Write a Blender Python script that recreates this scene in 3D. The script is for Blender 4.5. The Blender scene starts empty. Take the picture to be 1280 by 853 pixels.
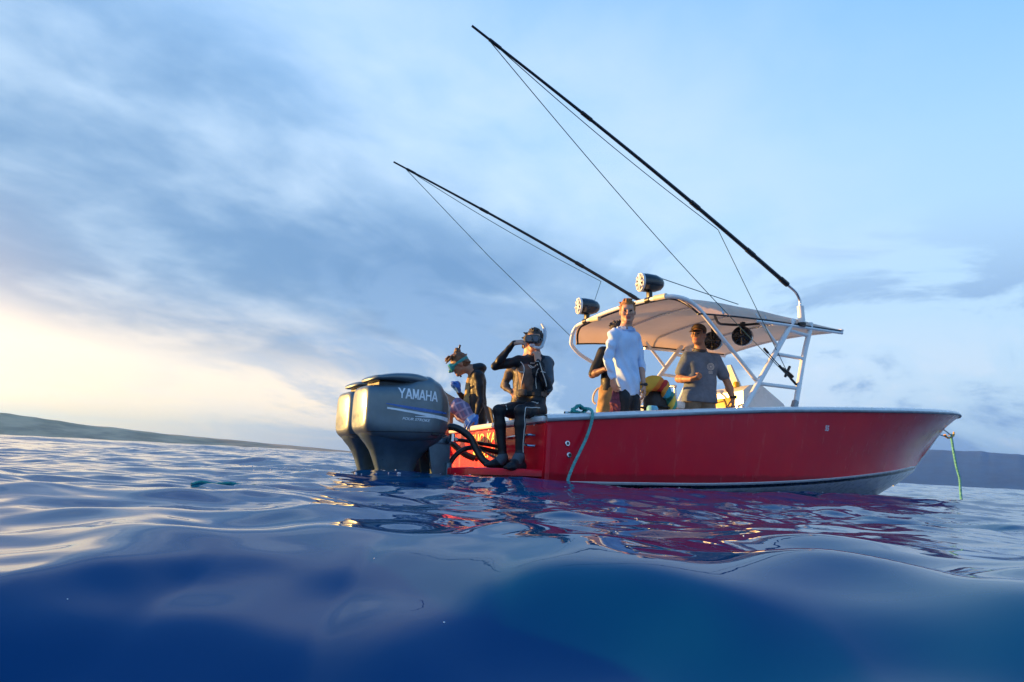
import bpy, bmesh, math, random
import numpy as np
from mathutils import Vector, Matrix
from mathutils.bvhtree import BVHTree

random.seed(7)
RNG = np.random.default_rng(11)
R = math.radians
S = bpy.context.scene
C = S.collection

# ------------------------------------------------------------------ camera
PITCH, ROLL, CAMH = R(10.1), R(3.1), 0.22
fwd = Vector((0, math.cos(PITCH), math.sin(PITCH)))
r0 = Vector((1, 0, 0)); u0 = r0.cross(fwd)
cr = r0 * math.cos(ROLL) + u0 * math.sin(ROLL)
cu = -r0 * math.sin(ROLL) + u0 * math.cos(ROLL)
cam = bpy.data.objects.new('camera', bpy.data.cameras.new('camera'))
C.objects.link(cam)
cam.matrix_world = Matrix(((cr.x, cu.x, -fwd.x, 0), (cr.y, cu.y, -fwd.y, 0), (cr.z, cu.z, -fwd.z, CAMH), (0, 0, 0, 1)))
cam.data.sensor_width = 36.0
cam.data.lens = 24.0
cam.data.clip_start = 0.02
cam.data.clip_end = 60000
S.camera = cam

# ------------------------------------------------------------------ sun, sky, exposure
SUN_AZ = Vector((-0.97, 0.243, 0)).normalized()
SUN_EL = R(5.0)
SUN_DIR = Vector((SUN_AZ.x * math.cos(SUN_EL), SUN_AZ.y * math.cos(SUN_EL), math.sin(SUN_EL)))
sl = bpy.data.lights.new('sun', 'SUN')
sl.energy = 5.0
sl.angle = R(0.6)
sl.color = (1.0, 0.52, 0.13)
sun = bpy.data.objects.new('sun', sl)
C.objects.link(sun)
sun.rotation_euler = SUN_DIR.to_track_quat('Z', 'Y').to_euler()

S.view_settings.view_transform = 'Standard'
S.view_settings.look = 'None'
S.view_settings.gamma = 1.0
S.view_settings.exposure = 1.8
S.cycles.max_bounces = 8
S.cycles.caustics_reflective = True
S.cycles.blur_glossy = 1.0
S.cycles.caustics_refractive = False
S.cycles.sample_clamp_indirect = 6.0


class NT:
    """small helper to write node trees"""
    def __init__(s, tree):
        s.t = tree; s.n = tree.nodes; s.l = tree.links

    def node(s, typ, **kw):
        n = s.n.new(typ)
        for k, v in kw.items():
            if k == 'ins':
                for i, x in v.items():
                    s.set(n, i, x)
            else:
                setattr(n, k, v)
        return n

    def set(s, n, i, x):
        if hasattr(x, 'is_output') or hasattr(x, 'links'):
            s.l.new(x, n.inputs[i])
        else:
            n.inputs[i].default_value = x

    def m(s, op, a, b=0.0, c=None, clamp=False):
        n = s.node('ShaderNodeMath', operation=op, use_clamp=clamp)
        s.set(n, 0, a); s.set(n, 1, b)
        if c is not None:
            s.set(n, 2, c)
        return n.outputs[0]

    def smooth(s, x, a, b, lo=0.0, hi=1.0):
        n = s.node('ShaderNodeMapRange', interpolation_type='SMOOTHSTEP')
        s.set(n, 'Value', x)
        n.inputs['From Min'].default_value = a; n.inputs['From Max'].default_value = b
        n.inputs['To Min'].default_value = lo; n.inputs['To Max'].default_value = hi
        return n.outputs[0]

    def mix(s, f, a, b, blend='MIX'):
        n = s.node('ShaderNodeMix', data_type='RGBA', blend_type=blend)
        s.set(n, 0, f)
        for idx, v in ((6, a), (7, b)):
            if isinstance(v, (tuple, list)) and len(v) == 3:
                v = (*v, 1)
            s.set(n, idx, v)
        return n.outputs[2]

    def noise(s, vec, scale, detail=4, rough=0.5, dist=0.0):
        n = s.node('ShaderNodeTexNoise')
        if vec is not None:
            s.set(n, 'Vector', vec)
        n.inputs['Scale'].default_value = scale
        n.inputs['Detail'].default_value = detail
        n.inputs['Roughness'].default_value = rough
        n.inputs['Distortion'].default_value = dist
        return n.outputs[0]

    def ramp(s, x, stops):
        n = s.node('ShaderNodeValToRGB')
        s.set(n, 0, x)
        e = n.color_ramp.elements
        while len(e) > 1:
            e.remove(e[-1])
        e[0].position = stops[0][0]; e[0].color = (*stops[0][1], 1)
        for p, c in stops[1:]:
            q = e.new(p); q.color = (*c, 1)
        return n.outputs[0]


W = bpy.data.worlds.new('World')
S.world = W
W.use_nodes = True
W.node_tree.nodes.clear()
g = NT(W.node_tree)
tc = g.node('ShaderNodeTexCoord')
DIRV = tc.outputs['Generated']
sep = g.node('ShaderNodeSeparateXYZ'); g.set(sep, 0, DIRV)
dx, dy, dz = sep.outputs
nish = g.node('ShaderNodeTexSky', sky_type='NISHITA')
nish.sun_disc = False
nish.sun_elevation = SUN_EL
nish.sun_rotation = math.atan2(SUN_AZ.x, SUN_AZ.y)
el = g.m('MAXIMUM', dz, 0.0)
# colour of the open sky by height, times ten because the background runs at 0.1
clear = g.ramp(el, [(0.0, (0.22, 0.39, 0.58)), (0.05, (0.34, 0.50, 0.66)), (0.12, (0.42, 0.57, 0.70)), (0.25, (0.37, 0.55, 0.73)),
                    (0.42, (0.28, 0.49, 0.74)), (0.58, (0.17, 0.39, 0.72)), (0.75, (0.075, 0.26, 0.60)), (1.0, (0.04, 0.17, 0.48))])
dotn = g.node('ShaderNodeVectorMath', operation='DOT_PRODUCT')
g.set(dotn, 0, DIRV); dotn.inputs[1].default_value = SUN_DIR
sdot = dotn.outputs['Value']
# the lit air towards the sun
near = g.smooth(sdot, 0.25, 1.0)
low = g.smooth(el, 0.30, 0.02)
glow = g.m('MULTIPLY', near, low)
warmcol = g.ramp(el, [(0.0, (1.20, 0.80, 0.40)), (0.05, (1.05, 0.82, 0.56)), (0.12, (0.84, 0.72, 0.60)), (0.22, (0.55, 0.60, 0.68)), (0.4, (0.42, 0.55, 0.72))])
warmf = g.smooth(g.m('MULTIPLY', g.smooth(sdot, 0.08, 0.68), g.smooth(el, 0.27, 0.05)), 0.0, 0.75)
base = g.mix(warmf, clear, warmcol)
# cloud sheet seen from below: directions are laid on a flat layer, stretched along one wind direction
den = g.m('ADD', el, 0.16)
comb = g.node('ShaderNodeCombineXYZ')
WA = R(33)
along = g.m('ADD', g.m('MULTIPLY', dx, math.sin(WA)), g.m('MULTIPLY', dy, math.cos(WA)))
across = g.m('SUBTRACT', g.m('MULTIPLY', dx, math.cos(WA)), g.m('MULTIPLY', dy, math.sin(WA)))
g.set(comb, 0, g.m('MULTIPLY', g.m('DIVIDE', along, den), 0.85))
g.set(comb, 1, g.m('DIVIDE', across, den))
g.set(comb, 2, 3.7)
CV = comb.outputs[0]
warp = g.node('ShaderNodeVectorMath', operation='ADD')
g.set(warp, 0, CV); 
nz = g.node('ShaderNodeTexNoise'); g.set(nz, 'Vector', CV); nz.inputs['Scale'].default_value = 1.3; nz.inputs['Detail'].default_value = 3
sc = g.node('ShaderNodeVectorMath', operation='SCALE'); g.set(sc, 0, nz.outputs[1]); sc.inputs['Scale'].default_value = 0.35
g.set(warp, 1, sc.outputs[0])
CW = warp.outputs[0]
big = g.noise(CW, 0.75, 5, 0.52)
fine = g.noise(CW, 2.7, 7, 0.55)
acr = g.m('DIVIDE', across, den)
# how far from the clear right hand side of the sky: clouds thin out there
cover = g.smooth(acr, 0.55, -0.75)
# one broad dark band of stratus running along the wind on the left
bandpos = g.m('ADD', acr, g.m('ADD', g.m('MULTIPLY', g.m('SUBTRACT', big, 0.5), 2.2), g.m('MULTIPLY', g.m('SUBTRACT', fine, 0.5), 0.7)))
band = g.m('MULTIPLY', g.smooth(bandpos, -3.45, -2.75), g.smooth(bandpos, -0.75, -1.75))
pale = g.m('MULTIPLY', g.smooth(g.m('ADD', g.m('MULTIPLY', big, 0.68), g.m('MULTIPLY', fine, 0.32)), 0.36, 0.62), g.smooth(acr, 0.35, -0.9))
pale = g.m('MULTIPLY', pale, g.smooth(el, 0.78, 0.50))
skyc = g.mix(g.m('MULTIPLY', pale, 0.75), base, g.mix(warmf, (0.50, 0.61, 0.74), (0.90, 0.76, 0.62)))
darkc = g.mix(g.smooth(el, 0.26, 0.08), (0.110, 0.225, 0.415), g.mix(near, (0.14, 0.24, 0.40), (0.25, 0.28, 0.365)))
tex = g.smooth(g.m('ADD', g.m('MULTIPLY', big, 0.62), g.m('MULTIPLY', fine, 0.38)), 0.64, 0.42, 0.32, 1.0)
darkf = g.m('MULTIPLY', band, tex, clamp=True)
darkf = g.m('MULTIPLY', g.m('MULTIPLY', darkf, g.smooth(el, 0.075, 0.165)), g.smooth(el, 0.80, 0.55))
skyc = g.mix(g.m('MULTIPLY', darkf, 0.95), skyc, darkc)
# small low cumulus banks near the horizon on the right
lowv = g.node('ShaderNodeCombineXYZ')
g.set(lowv, 0, g.m('MULTIPLY', g.m('ARCTAN2', dx, dy), 3.6)); g.set(lowv, 1, g.m('MULTIPLY', dz, 9.0)); g.set(lowv, 2, 1.3)
lown = g.noise(lowv.outputs[0], 1.0, 9, 0.60, 0.7)
lowm = g.m('MULTIPLY', g.smooth(lown, 0.45, 0.56), g.m('MULTIPLY', g.smooth(el, 0.36, 0.18), g.smooth(sdot, 0.75, 0.3)))
skyc = g.mix(g.m('MULTIPLY', lowm, 0.95), skyc, (0.20, 0.33, 0.53))
lowh = g.m('MULTIPLY', g.smooth(lown, 0.46, 0.36), g.m('MULTIPLY', g.smooth(el, 0.24, 0.10), g.smooth(sdot, 0.5, 0.0)))
skyc = g.mix(g.m('MULTIPLY', lowh, 0.55), skyc, (0.55, 0.63, 0.72))
# bright air close round the low sun
aur = g.m('MULTIPLY', g.m('POWER', g.m('MAXIMUM', sdot, 0.0), 12.0), g.smooth(el, 0.36, 0.0))
aurc = g.node('ShaderNodeVectorMath', operation='SCALE'); aurc.inputs[0].default_value = (5.5, 2.6, 0.5); g.set(aurc, 'Scale', aur)
addn = g.node('ShaderNodeVectorMath', operation='ADD'); g.set(addn, 0, skyc); g.set(addn, 1, aurc.outputs[0])
skyc = addn.outputs[0]
ten = g.node('ShaderNodeVectorMath', operation='SCALE'); g.set(ten, 0, skyc); ten.inputs['Scale'].default_value = 9.2
final = g.mix(0.06, ten.outputs[0], nish.outputs[0])
bg = g.node('ShaderNodeBackground'); g.set(bg, 0, final); bg.inputs[1].default_value = 0.05
wo = g.node('ShaderNodeOutputWorld'); g.l.new(bg.outputs[0], wo.inputs[0])

# ------------------------------------------------------------------ helpers


def tag(o, label=None, cat=None, group=None, kind=None):
    if label: o['label'] = label
    if cat: o['category'] = cat
    if group: o['group'] = group
    if kind: o['kind'] = kind
    return o


def empty(name, loc=(0, 0, 0), rot=(0, 0, 0)):
    o = bpy.data.objects.new(name, None); C.objects.link(o)
    o.location = loc; o.rotation_euler = rot
    o.empty_display_size = 0.1
    return o


def link(name, me, mats, parent=None, smooth=True):
    for m in (mats if isinstance(mats, (list, tuple)) else [mats]):
        me.materials.append(m)
    if smooth:
        me.polygons.foreach_set('use_smooth', [True] * len(me.polygons))
    o = bpy.data.objects.new(name, me); C.objects.link(o)
    if parent: o.parent = parent
    return o


def obj(name, bm, mat, parent=None, smooth=True, recalc=True, sharp=40):
    if recalc:
        bmesh.ops.recalc_face_normals(bm, faces=bm.faces)
    me = bpy.data.meshes.new(name)
    bm.to_mesh(me); bm.free()
    o = link(name, me, mat, parent, smooth)
    if smooth and sharp:
        me.set_sharp_from_angle(angle=R(sharp))
    return o


def M(name, col, rough=0.5, metal=0.0, var=0.12, vscale=8.0, bump=0.0, bscale=60.0, coat=0.0, transl=0.0, alpha=None, spec=0.5, sheen=0.0, col2=None, trans=0.0):
    m = bpy.data.materials.new(name); m.use_nodes = True
    t = NT(m.node_tree); t.n.clear()
    p = t.node('ShaderNodeBsdfPrincipled')
    co = t.node('ShaderNodeTexCoord').outputs['Object']
    n1 = t.noise(co, vscale, 5, 0.6)
    c2 = col2 or tuple(c * (1 - var * 1.6) for c in col)
    c1 = tuple(min(1, c * (1 + var)) for c in col)
    t.set(p, 'Base Color', t.mix(t.smooth(n1, 0.3, 0.7), c1, c2))
    n2 = t.noise(co, vscale * 3.1, 3, 0.6)
    t.set(p, 'Roughness', t.smooth(n2, 0.25, 0.75, max(0.01, rough * 0.8), min(1, rough * 1.25)))
    p.inputs['Metallic'].default_value = metal
    p.inputs['Coat Weight'].default_value = coat
    p.inputs['Coat Roughness'].default_value = 0.06
    p.inputs['Specular IOR Level'].default_value = spec
    p.inputs['Sheen Weight'].default_value = sheen
    p.inputs['Transmission Weight'].default_value = trans
    if bump:
        b = t.node('ShaderNodeBump'); b.inputs['Strength'].default_value = bump; b.inputs['Distance'].default_value = 0.01
        t.set(b, 'Height', t.noise(co, bscale, 4, 0.6)); t.l.new(b.outputs[0], p.inputs['Normal'])
    out = t.node('ShaderNodeOutputMaterial')
    sh = p.outputs[0]
    if transl:
        tr = t.node('ShaderNodeBsdfTranslucent'); tr.inputs[0].default_value = (*col, 1)
        mx = t.node('ShaderNodeMixShader'); mx.inputs[0].default_value = transl
        t.l.new(sh, mx.inputs[1]); t.l.new(tr.outputs[0], mx.inputs[2]); sh = mx.outputs[0]
    t.l.new(sh, out.inputs[0])
    return m


def catmull(pts, n=8):
    P = [np.array(p, float) for p in pts]
    if len(P) < 3:
        return P
    P = [2 * P[0] - P[1]] + P + [2 * P[-1] - P[-2]]
    out = []
    for i in range(1, len(P) - 2):
        a, b, c, d = P[i - 1:i + 3]
        for k in range(n):
            t = k / n
            out.append(0.5 * ((2 * b) + (c - a) * t + (2 * a - 5 * b + 4 * c - d) * t * t + (3 * b - a - 3 * c + d) * t ** 3))
    out.append(P[-2])
    return out


def tube(bm, pts, r, seg=10, smooth=0, cap=True):
    """round bar along a polyline; r is a number or one radius per point"""
    P = catmull(pts, smooth) if smooth else [np.array(p, float) for p in pts]
    n = len(P)
    if not hasattr(r, '__len__'):
        rr = [r] * n
    else:
        rr = np.interp(np.linspace(0, 1, n), np.linspace(0, 1, len(r)), r)
    T = []
    for i in range(n):
        t = P[min(i + 1, n - 1)] - P[max(i - 1, 0)]
        T.append(t / (np.linalg.norm(t) + 1e-12))
    ref = np.array((0, 0, 1.)) if abs(T[0][2]) < 0.9 else np.array((1., 0, 0))
    u = np.cross(T[0], ref); u /= np.linalg.norm(u)
    rings = []
    for i in range(n):
        u = u - T[i] * (u @ T[i]); u /= np.linalg.norm(u) + 1e-12
        v = np.cross(T[i], u)
        rings.append([bm.verts.new(P[i] + rr[i] * (math.cos(a) * u + math.sin(a) * v)) for a in np.linspace(0, 2 * math.pi, seg, endpoint=False)])
    for i in range(n - 1):
        for k in range(seg):
            bm.faces.new((rings[i][k], rings[i][(k + 1) % seg], rings[i + 1][(k + 1) % seg], rings[i + 1][k]))
    if cap:
        bm.faces.new(rings[0][::-1]); bm.faces.new(rings[-1])
    return bm


def loft(bm, rings, closed=True, cap=True):
    V = [[bm.verts.new(p) for p in r] for r in rings]
    n = len(V[0])
    for i in range(len(V) - 1):
        for k in range(n if closed else n - 1):
            bm.faces.new((V[i][k], V[i][(k + 1) % n], V[i + 1][(k + 1) % n], V[i + 1][k]))
    if cap and closed:
        bm.faces.new(V[0][::-1]); bm.faces.new(V[-1])
    return V


def box(bm, c, s, rot=None, bev=0.0):
    b2 = bmesh.new()
    bmesh.ops.create_cube(b2, size=1.0)
    bmesh.ops.scale(b2, vec=s, verts=b2.verts)
    if bev:
        bmesh.ops.bevel(b2, geom=b2.edges[:], offset=bev, segments=2, affect='EDGES', profile=0.5)
    if rot is not None:
        bmesh.ops.rotate(b2, cent=(0, 0, 0), matrix=rot, verts=b2.verts)
    bmesh.ops.translate(b2, vec=c, verts=b2.verts)
    me = bpy.data.meshes.new('tmp'); b2.to_mesh(me); b2.free()
    bm.from_mesh(me); bpy.data.meshes.remove(me)
    return bm


def lathe(bm, prof, origin, axis, seg=24):
    """prof: list of (distance along axis, radius)"""
    a = np.array(axis, float); a /= np.linalg.norm(a)
    ref = np.array((0, 0, 1.)) if abs(a[2]) < 0.9 else np.array((1., 0, 0))
    u = np.cross(a, ref); u /= np.linalg.norm(u); v = np.cross(a, u)
    o = np.array(origin, float)
    rings = [[o + a * d + max(r, 1e-4) * (math.cos(t) * u + math.sin(t) * v) for t in np.linspace(0, 2 * math.pi, seg, endpoint=False)] for d, r in prof]
    loft(bm, rings)
    return bm


def text_bm(body, size, extrude=0.0, bold=0.0, shear=0.0, spacing=1.0):
    cu_ = bpy.data.curves.new('txt', 'FONT')
    cu_.body = body; cu_.size = size; cu_.extrude = extrude; cu_.offset = bold; cu_.shear = shear; cu_.space_character = spacing
    cu_.resolution_u = 4
    o = bpy.data.objects.new('txt', cu_); C.objects.link(o)
    dg = bpy.context.evaluated_depsgraph_get()
    me = bpy.data.meshes.new_from_object(o.evaluated_get(dg))
    bm = bmesh.new(); bm.from_mesh(me)
    bpy.data.objects.remove(o); bpy.data.curves.remove(cu_); bpy.data.meshes.remove(me)
    return bm


def interp(x, xs, ys):
    """smooth (cubic hermite) interpolation"""
    xs = np.array(xs, float); ys = np.array(ys, float)
    mgrad = np.gradient(ys, xs)
    x = np.atleast_1d(np.asarray(x, float))
    i = np.clip(np.searchsorted(xs, x) - 1, 0, len(xs) - 2)
    h = xs[i + 1] - xs[i]; t = np.clip((x - xs[i]) / h, 0, 1)
    return ((2 * t**3 - 3 * t**2 + 1) * ys[i] + (t**3 - 2 * t**2 + t) * h * mgrad[i] + (-2 * t**3 + 3 * t**2) * ys[i + 1] + (t**3 - t**2) * h * mgrad[i + 1])


# ------------------------------------------------------------------ water
WAVES = []
_r = np.random.default_rng(5)
for lam, amp, ang, ph in ((4.6, 0.020, 112, 0.6), (2.9, 0.019, 75, 2.2), (1.7, 0.009, 62, 1.9), (1.05, 0.0115, 128, 0.4), (0.80, 0.0120, 48, 2.4), (0.60, 0.0100, 104, 1.1), (0.47, 0.0070, 22, 4.0), (0.38, 0.0038, 140, 0.2), (0.29, 0.0022, 70, 5.0)):
    k = 2 * math.pi / lam
    a = R(ang)
    WAVES.append((k * math.cos(a), k * math.sin(a), amp, ph, 0 if lam > 1.1 else 3))
for lam, amp, n in ((1.1, 0.0055, 4), (0.72, 0.0034, 5), (0.46, 0.0023, 6), (0.30, 0.0016, 8), (0.20, 0.0010, 9), (0.13, 0.00055, 9)):
    for i in range(n):
        k = 2 * math.pi / (lam * _r.uniform(0.8, 1.25)); a = R(90 + _r.normal(0, 38))
        WAVES.append((k * math.cos(a), k * math.sin(a), amp, _r.uniform(0, 6.283), 1 if lam > 0.9 else 2))
FAR = []
for lam, amp, n in ((9.0, 0.035, 3), (17.0, 0.06, 3), (40, 0.12, 2)):
    for i in range(n):
        k = 2 * math.pi / (lam * _r.uniform(0.8, 1.25)); a = R(90 + _r.normal(0, 30))
        FAR.append((k * math.cos(a), k * math.sin(a), amp, _r.uniform(0, 6.283)))


def sstep(x, a, b):
    t = np.clip((x - a) / (b - a), 0, 1); return t * t * (3 - 2 * t)


_pu = np.linspace(-4, 6, 400)
_pz = np.interp(_pu, [-4, -2.6, -1.6, -1.05, -.78, -.44, -.2, 0, .16, .4, .8, 1.3, 1.9, 2.6, 3.4, 4.6, 6], [0, 0, -.075, -.155, -.175, -.115, -.045, .026, .040, .036, .018, .012, .03, .034, .022, .035, .03])
_ker = np.exp(-np.linspace(-2, 2, 11) ** 2); _ker /= _ker.sum()
_pz = np.convolve(np.pad(_pz, 5, mode='edge'), _ker, mode='valid')


def interp_np(u):
    from_ = (np.clip(u, -4, 5.999) + 4) / 10 * 399
    i = np.floor(from_).astype(int); t = from_ - i
    g_ = lambda k: _pz[np.clip(k, 0, 399)]
    a, b, c, d = g_(i - 1), g_(i), g_(i + 1), g_(i + 2)
    return 0.5 * ((2 * b) + (c - a) * t + (2 * a - 5 * b + 4 * c - d) * t * t + (3 * b - a - 3 * c + d) * t ** 3)


def water_z(x, y):
    x = np.asarray(x, float); y = np.asarray(y, float)
    rr = np.hypot(x, y)
    patch = 0.5 + 0.5 * np.sin(0.9 * x + 1.3 * y + 1.0) * np.sin(0.55 * y - 1.1 * x + 2.0)
    rip = sstep(y + 0.25 * np.sin(1.7 * x + 0.5), 1.7, 3.4) * (0.45 + 0.75 * patch)    # glassy slick in front, ripples behind it
    near_w = 1 - 0.72 * sstep(y + 0.3 * np.sin(1.3 * x), 1.7, 2.9)
    mid = 0.45 + 0.55 * sstep(y, 1.2, 3.2)
    z = np.zeros_like(x)
    for kx, ky, a, ph, cls in WAVES:
        lam = 2 * math.pi / math.hypot(kx, ky)
        fade = 1 - sstep(rr, lam * 70, lam * 160)
        w = (1.0, mid, rip, near_w)[cls] * fade
        s = np.sin(kx * x + ky * y + ph)
        z += a * w * (s + 0.18 * np.cos(2 * (kx * x + ky * y + ph)) * (-1))
    # one steeper swell rolling in, its face turned to the south, dying out to both sides
    u = y - np.interp(x, [-6, -2.5, -1.3, -.8, -.6, -.3, 0, .3, .5, .8, 1.5, 2.5, 6], [1.2, 1.15, 1.0, 1.15, 1.42, 1.60, 1.52, 1.30, 1.12, 1.0, 1.05, 1.25, 1.4])
    u = u + 0.05 * np.sin(2.1 * x) + 0.045 * np.sin(5.3 * x + 1.2)
    z += 1.06 * interp_np(u)
    farf = sstep(rr, 14, 60)
    for kx, ky, a, ph in FAR:
        lam = 2 * math.pi / math.hypot(kx, ky)
        z += a * farf * (1 - sstep(rr, lam * 60, lam * 140)) * np.sin(kx * x + ky * y + ph)
    return z


def graded(lo_dense, hi_dense, d, grow, limit):
    mid_ = list(np.arange(lo_dense, hi_dense, d))
    a = [hi_dense]; s = d
    while a[-1] < limit:
        s *= grow; a.append(a[-1] + s)
    return mid_, a


xm, xp = graded(-2.0, 2.0, 0.02, 1.018, 16000)
xs = np.array([-v for v in xp[::-1]] + xm[1:] + xp)
ym, yp = graded(0.45, 3.2, 0.016, 1.0115, 16000)
yb = [0.45]; s_ = 0.03
while yb[-1] > -60:
    yb.append(yb[-1] - s_); s_ *= 1.12
ys = np.array(yb[::-1][:-1] + ym + yp)
X, Y = np.meshgrid(xs, ys)
Z = water_z(X, Y)
nx, ny = len(xs), len(ys)
me = bpy.data.meshes.new('sea')
me.vertices.add(nx * ny)
me.vertices.foreach_set('co', np.stack([X, Y, Z], -1).astype(np.float32).ravel())
ii = (np.arange(ny - 1)[:, None] * nx + np.arange(nx - 1)[None, :]).ravel()
quads = np.stack([ii, ii + 1, ii + nx + 1, ii + nx], -1).astype(np.int32)
me.loops.add(quads.size); me.loops.foreach_set('vertex_index', quads.ravel())
me.polygons.add(len(quads)); me.polygons.foreach_set('loop_start', np.arange(0, quads.size, 4, dtype=np.int32))
me.update(calc_edges=True)

wm = bpy.data.materials.new('sea_water'); wm.use_nodes = True
t = NT(wm.node_tree); t.n.clear()
pos = t.node('ShaderNodeNewGeometry').outputs['Position']
p = t.node('ShaderNodeBsdfPrincipled')
p.inputs['IOR'].default_value = 1.333
p.inputs['Roughness'].default_value = 0.02
p.inputs['Specular IOR Level'].default_value = 0.44
nb = t.noise(pos, 0.5, 3, 0.5)
t.set(p, 'Base Color', t.mix(nb, (0.0, 0.040, 0.132), (0.0, 0.050, 0.158)))
mp = t.node('ShaderNodeMapping'); t.set(mp, 0, pos); mp.inputs['Scale'].default_value = (0.6, 1.0, 1.0)
sp = t.node('ShaderNodeSeparateXYZ'); t.set(sp, 0, pos)
slick = t.smooth(sp.outputs[1], 1.2, 4.5, 0.12, 1.0)
f1 = t.noise(mp.outputs[0], 9.0, 3, 0.55, 0.3)
b1 = t.node('ShaderNodeBump'); b1.inputs['Distance'].default_value = 0.012
t.set(b1, 'Strength', t.m('MULTIPLY', slick, 0.25)); t.set(b1, 'Height', f1)
f2 = t.noise(mp.outputs[0], 1.4, 4, 0.6, 0.3)
b2 = t.node('ShaderNodeBump'); b2.inputs['Distance'].default_value = 0.10
t.set(b2, 'Strength', t.smooth(sp.outputs[1], 12.0, 40.0, 0.0, 0.6)); t.set(b2, 'Height', f2)
t.l.new(b1.outputs[0], b2.inputs['Normal'])
t.l.new(b2.outputs[0], p.inputs['Normal'])
o_ = t.node('ShaderNodeOutputMaterial'); t.l.new(p.outputs[0], o_.inputs[0])
sea = link('sea', me, wm)
tag(sea, 'deep blue sea with a glassy swell in front and ripples behind', kind='structure')

# ------------------------------------------------------------------ hills on the far shores


def hill(name, pts, depth, mat, label, seed, rough=1.0):
    """ridge from (x, y, height) points; a solid ridge with a front and back slope, roughened"""
    rg = np.random.default_rng(seed)
    P = np.array(pts, float)
    n = 160; m_ = 14
    tt = np.linspace(0, 1, n)
    L = np.linspace(0, 1, len(P))
    cx, cy, ch = (np.interp(tt, L, P[:, k]) for k in range(3))
    ph = rg.uniform(0, 6.28, 9)
    ch = ch * (1 + sum(rough * 0.030 / (1 + 0.7 * k) * np.sin((3 + 5 * k) * tt * 6.28 + ph[k]) for k in range(7)))
    nrm = np.array([-(P[-1] - P[0])[1], (P[-1] - P[0])[0]]); nrm = nrm / np.linalg.norm(nrm)
    if nrm @ P[0, :2] < 0: nrm = -nrm
    bm = bmesh.new(); G = []
    for j in range(m_):
        v = j / (m_ - 1) * 2 - 1
        prof = (1 - abs(v)) ** 0.9
        row = []
        for i in range(n):
            gully = 1 + 0.03 * rough * abs(v) * math.sin(17 * tt[i] * 6.28 + ph[3] + 2 * v)
            z = ch[i] * prof * (gully if abs(v) > 0.02 else 1) - 2
            row.append(bm.verts.new((cx[i] + nrm[0] * v * depth, cy[i] + nrm[1] * v * depth, z)))
        G.append(row)
    for j in range(m_ - 1):
        for i in range(n - 1):
            bm.faces.new((G[j][i], G[j][i + 1], G[j + 1][i + 1], G[j + 1][i]))
    o = obj(name, bm, mat, None, True, True, None)
    tag(o, label, kind='structure')
    return o


def azpt(px, dist, h):
    a = math.atan2(px - 640, 853.0)
    return (math.sin(a) * dist, math.cos(a) * dist, h)


m_hill_l = M('dry_hillside', (0.42, 0.27, 0.16), 0.9, var=0.35, vscale=0.006)
m_hill_r = M('haze_blue_mountainside', (0.004, 0.045, 0.095), 0.9, var=0.3, vscale=0.003)  # blue of the distant haze is mixed into this base colour
hill('distant_shore', [azpt(-900, 4000, 100), azpt(-500, 4000, 140), azpt(-150, 4000, 143), azpt(0, 4000, 112), azpt(110, 4000, 82), azpt(220, 4000, 60), azpt(330, 4000, 40), azpt(430, 4000, 22), azpt(520, 4000, 9), azpt(600, 4000, 2)],
     500, m_hill_l, 'low hazy shore sloping down behind the outboard motors', 3)
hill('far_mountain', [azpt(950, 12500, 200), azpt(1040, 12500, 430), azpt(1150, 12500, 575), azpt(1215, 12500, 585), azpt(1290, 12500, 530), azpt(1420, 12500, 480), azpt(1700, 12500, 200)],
     2200, m_hill_r, 'blue far mountain on the horizon beyond the bow', 8, 0.35)

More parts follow.
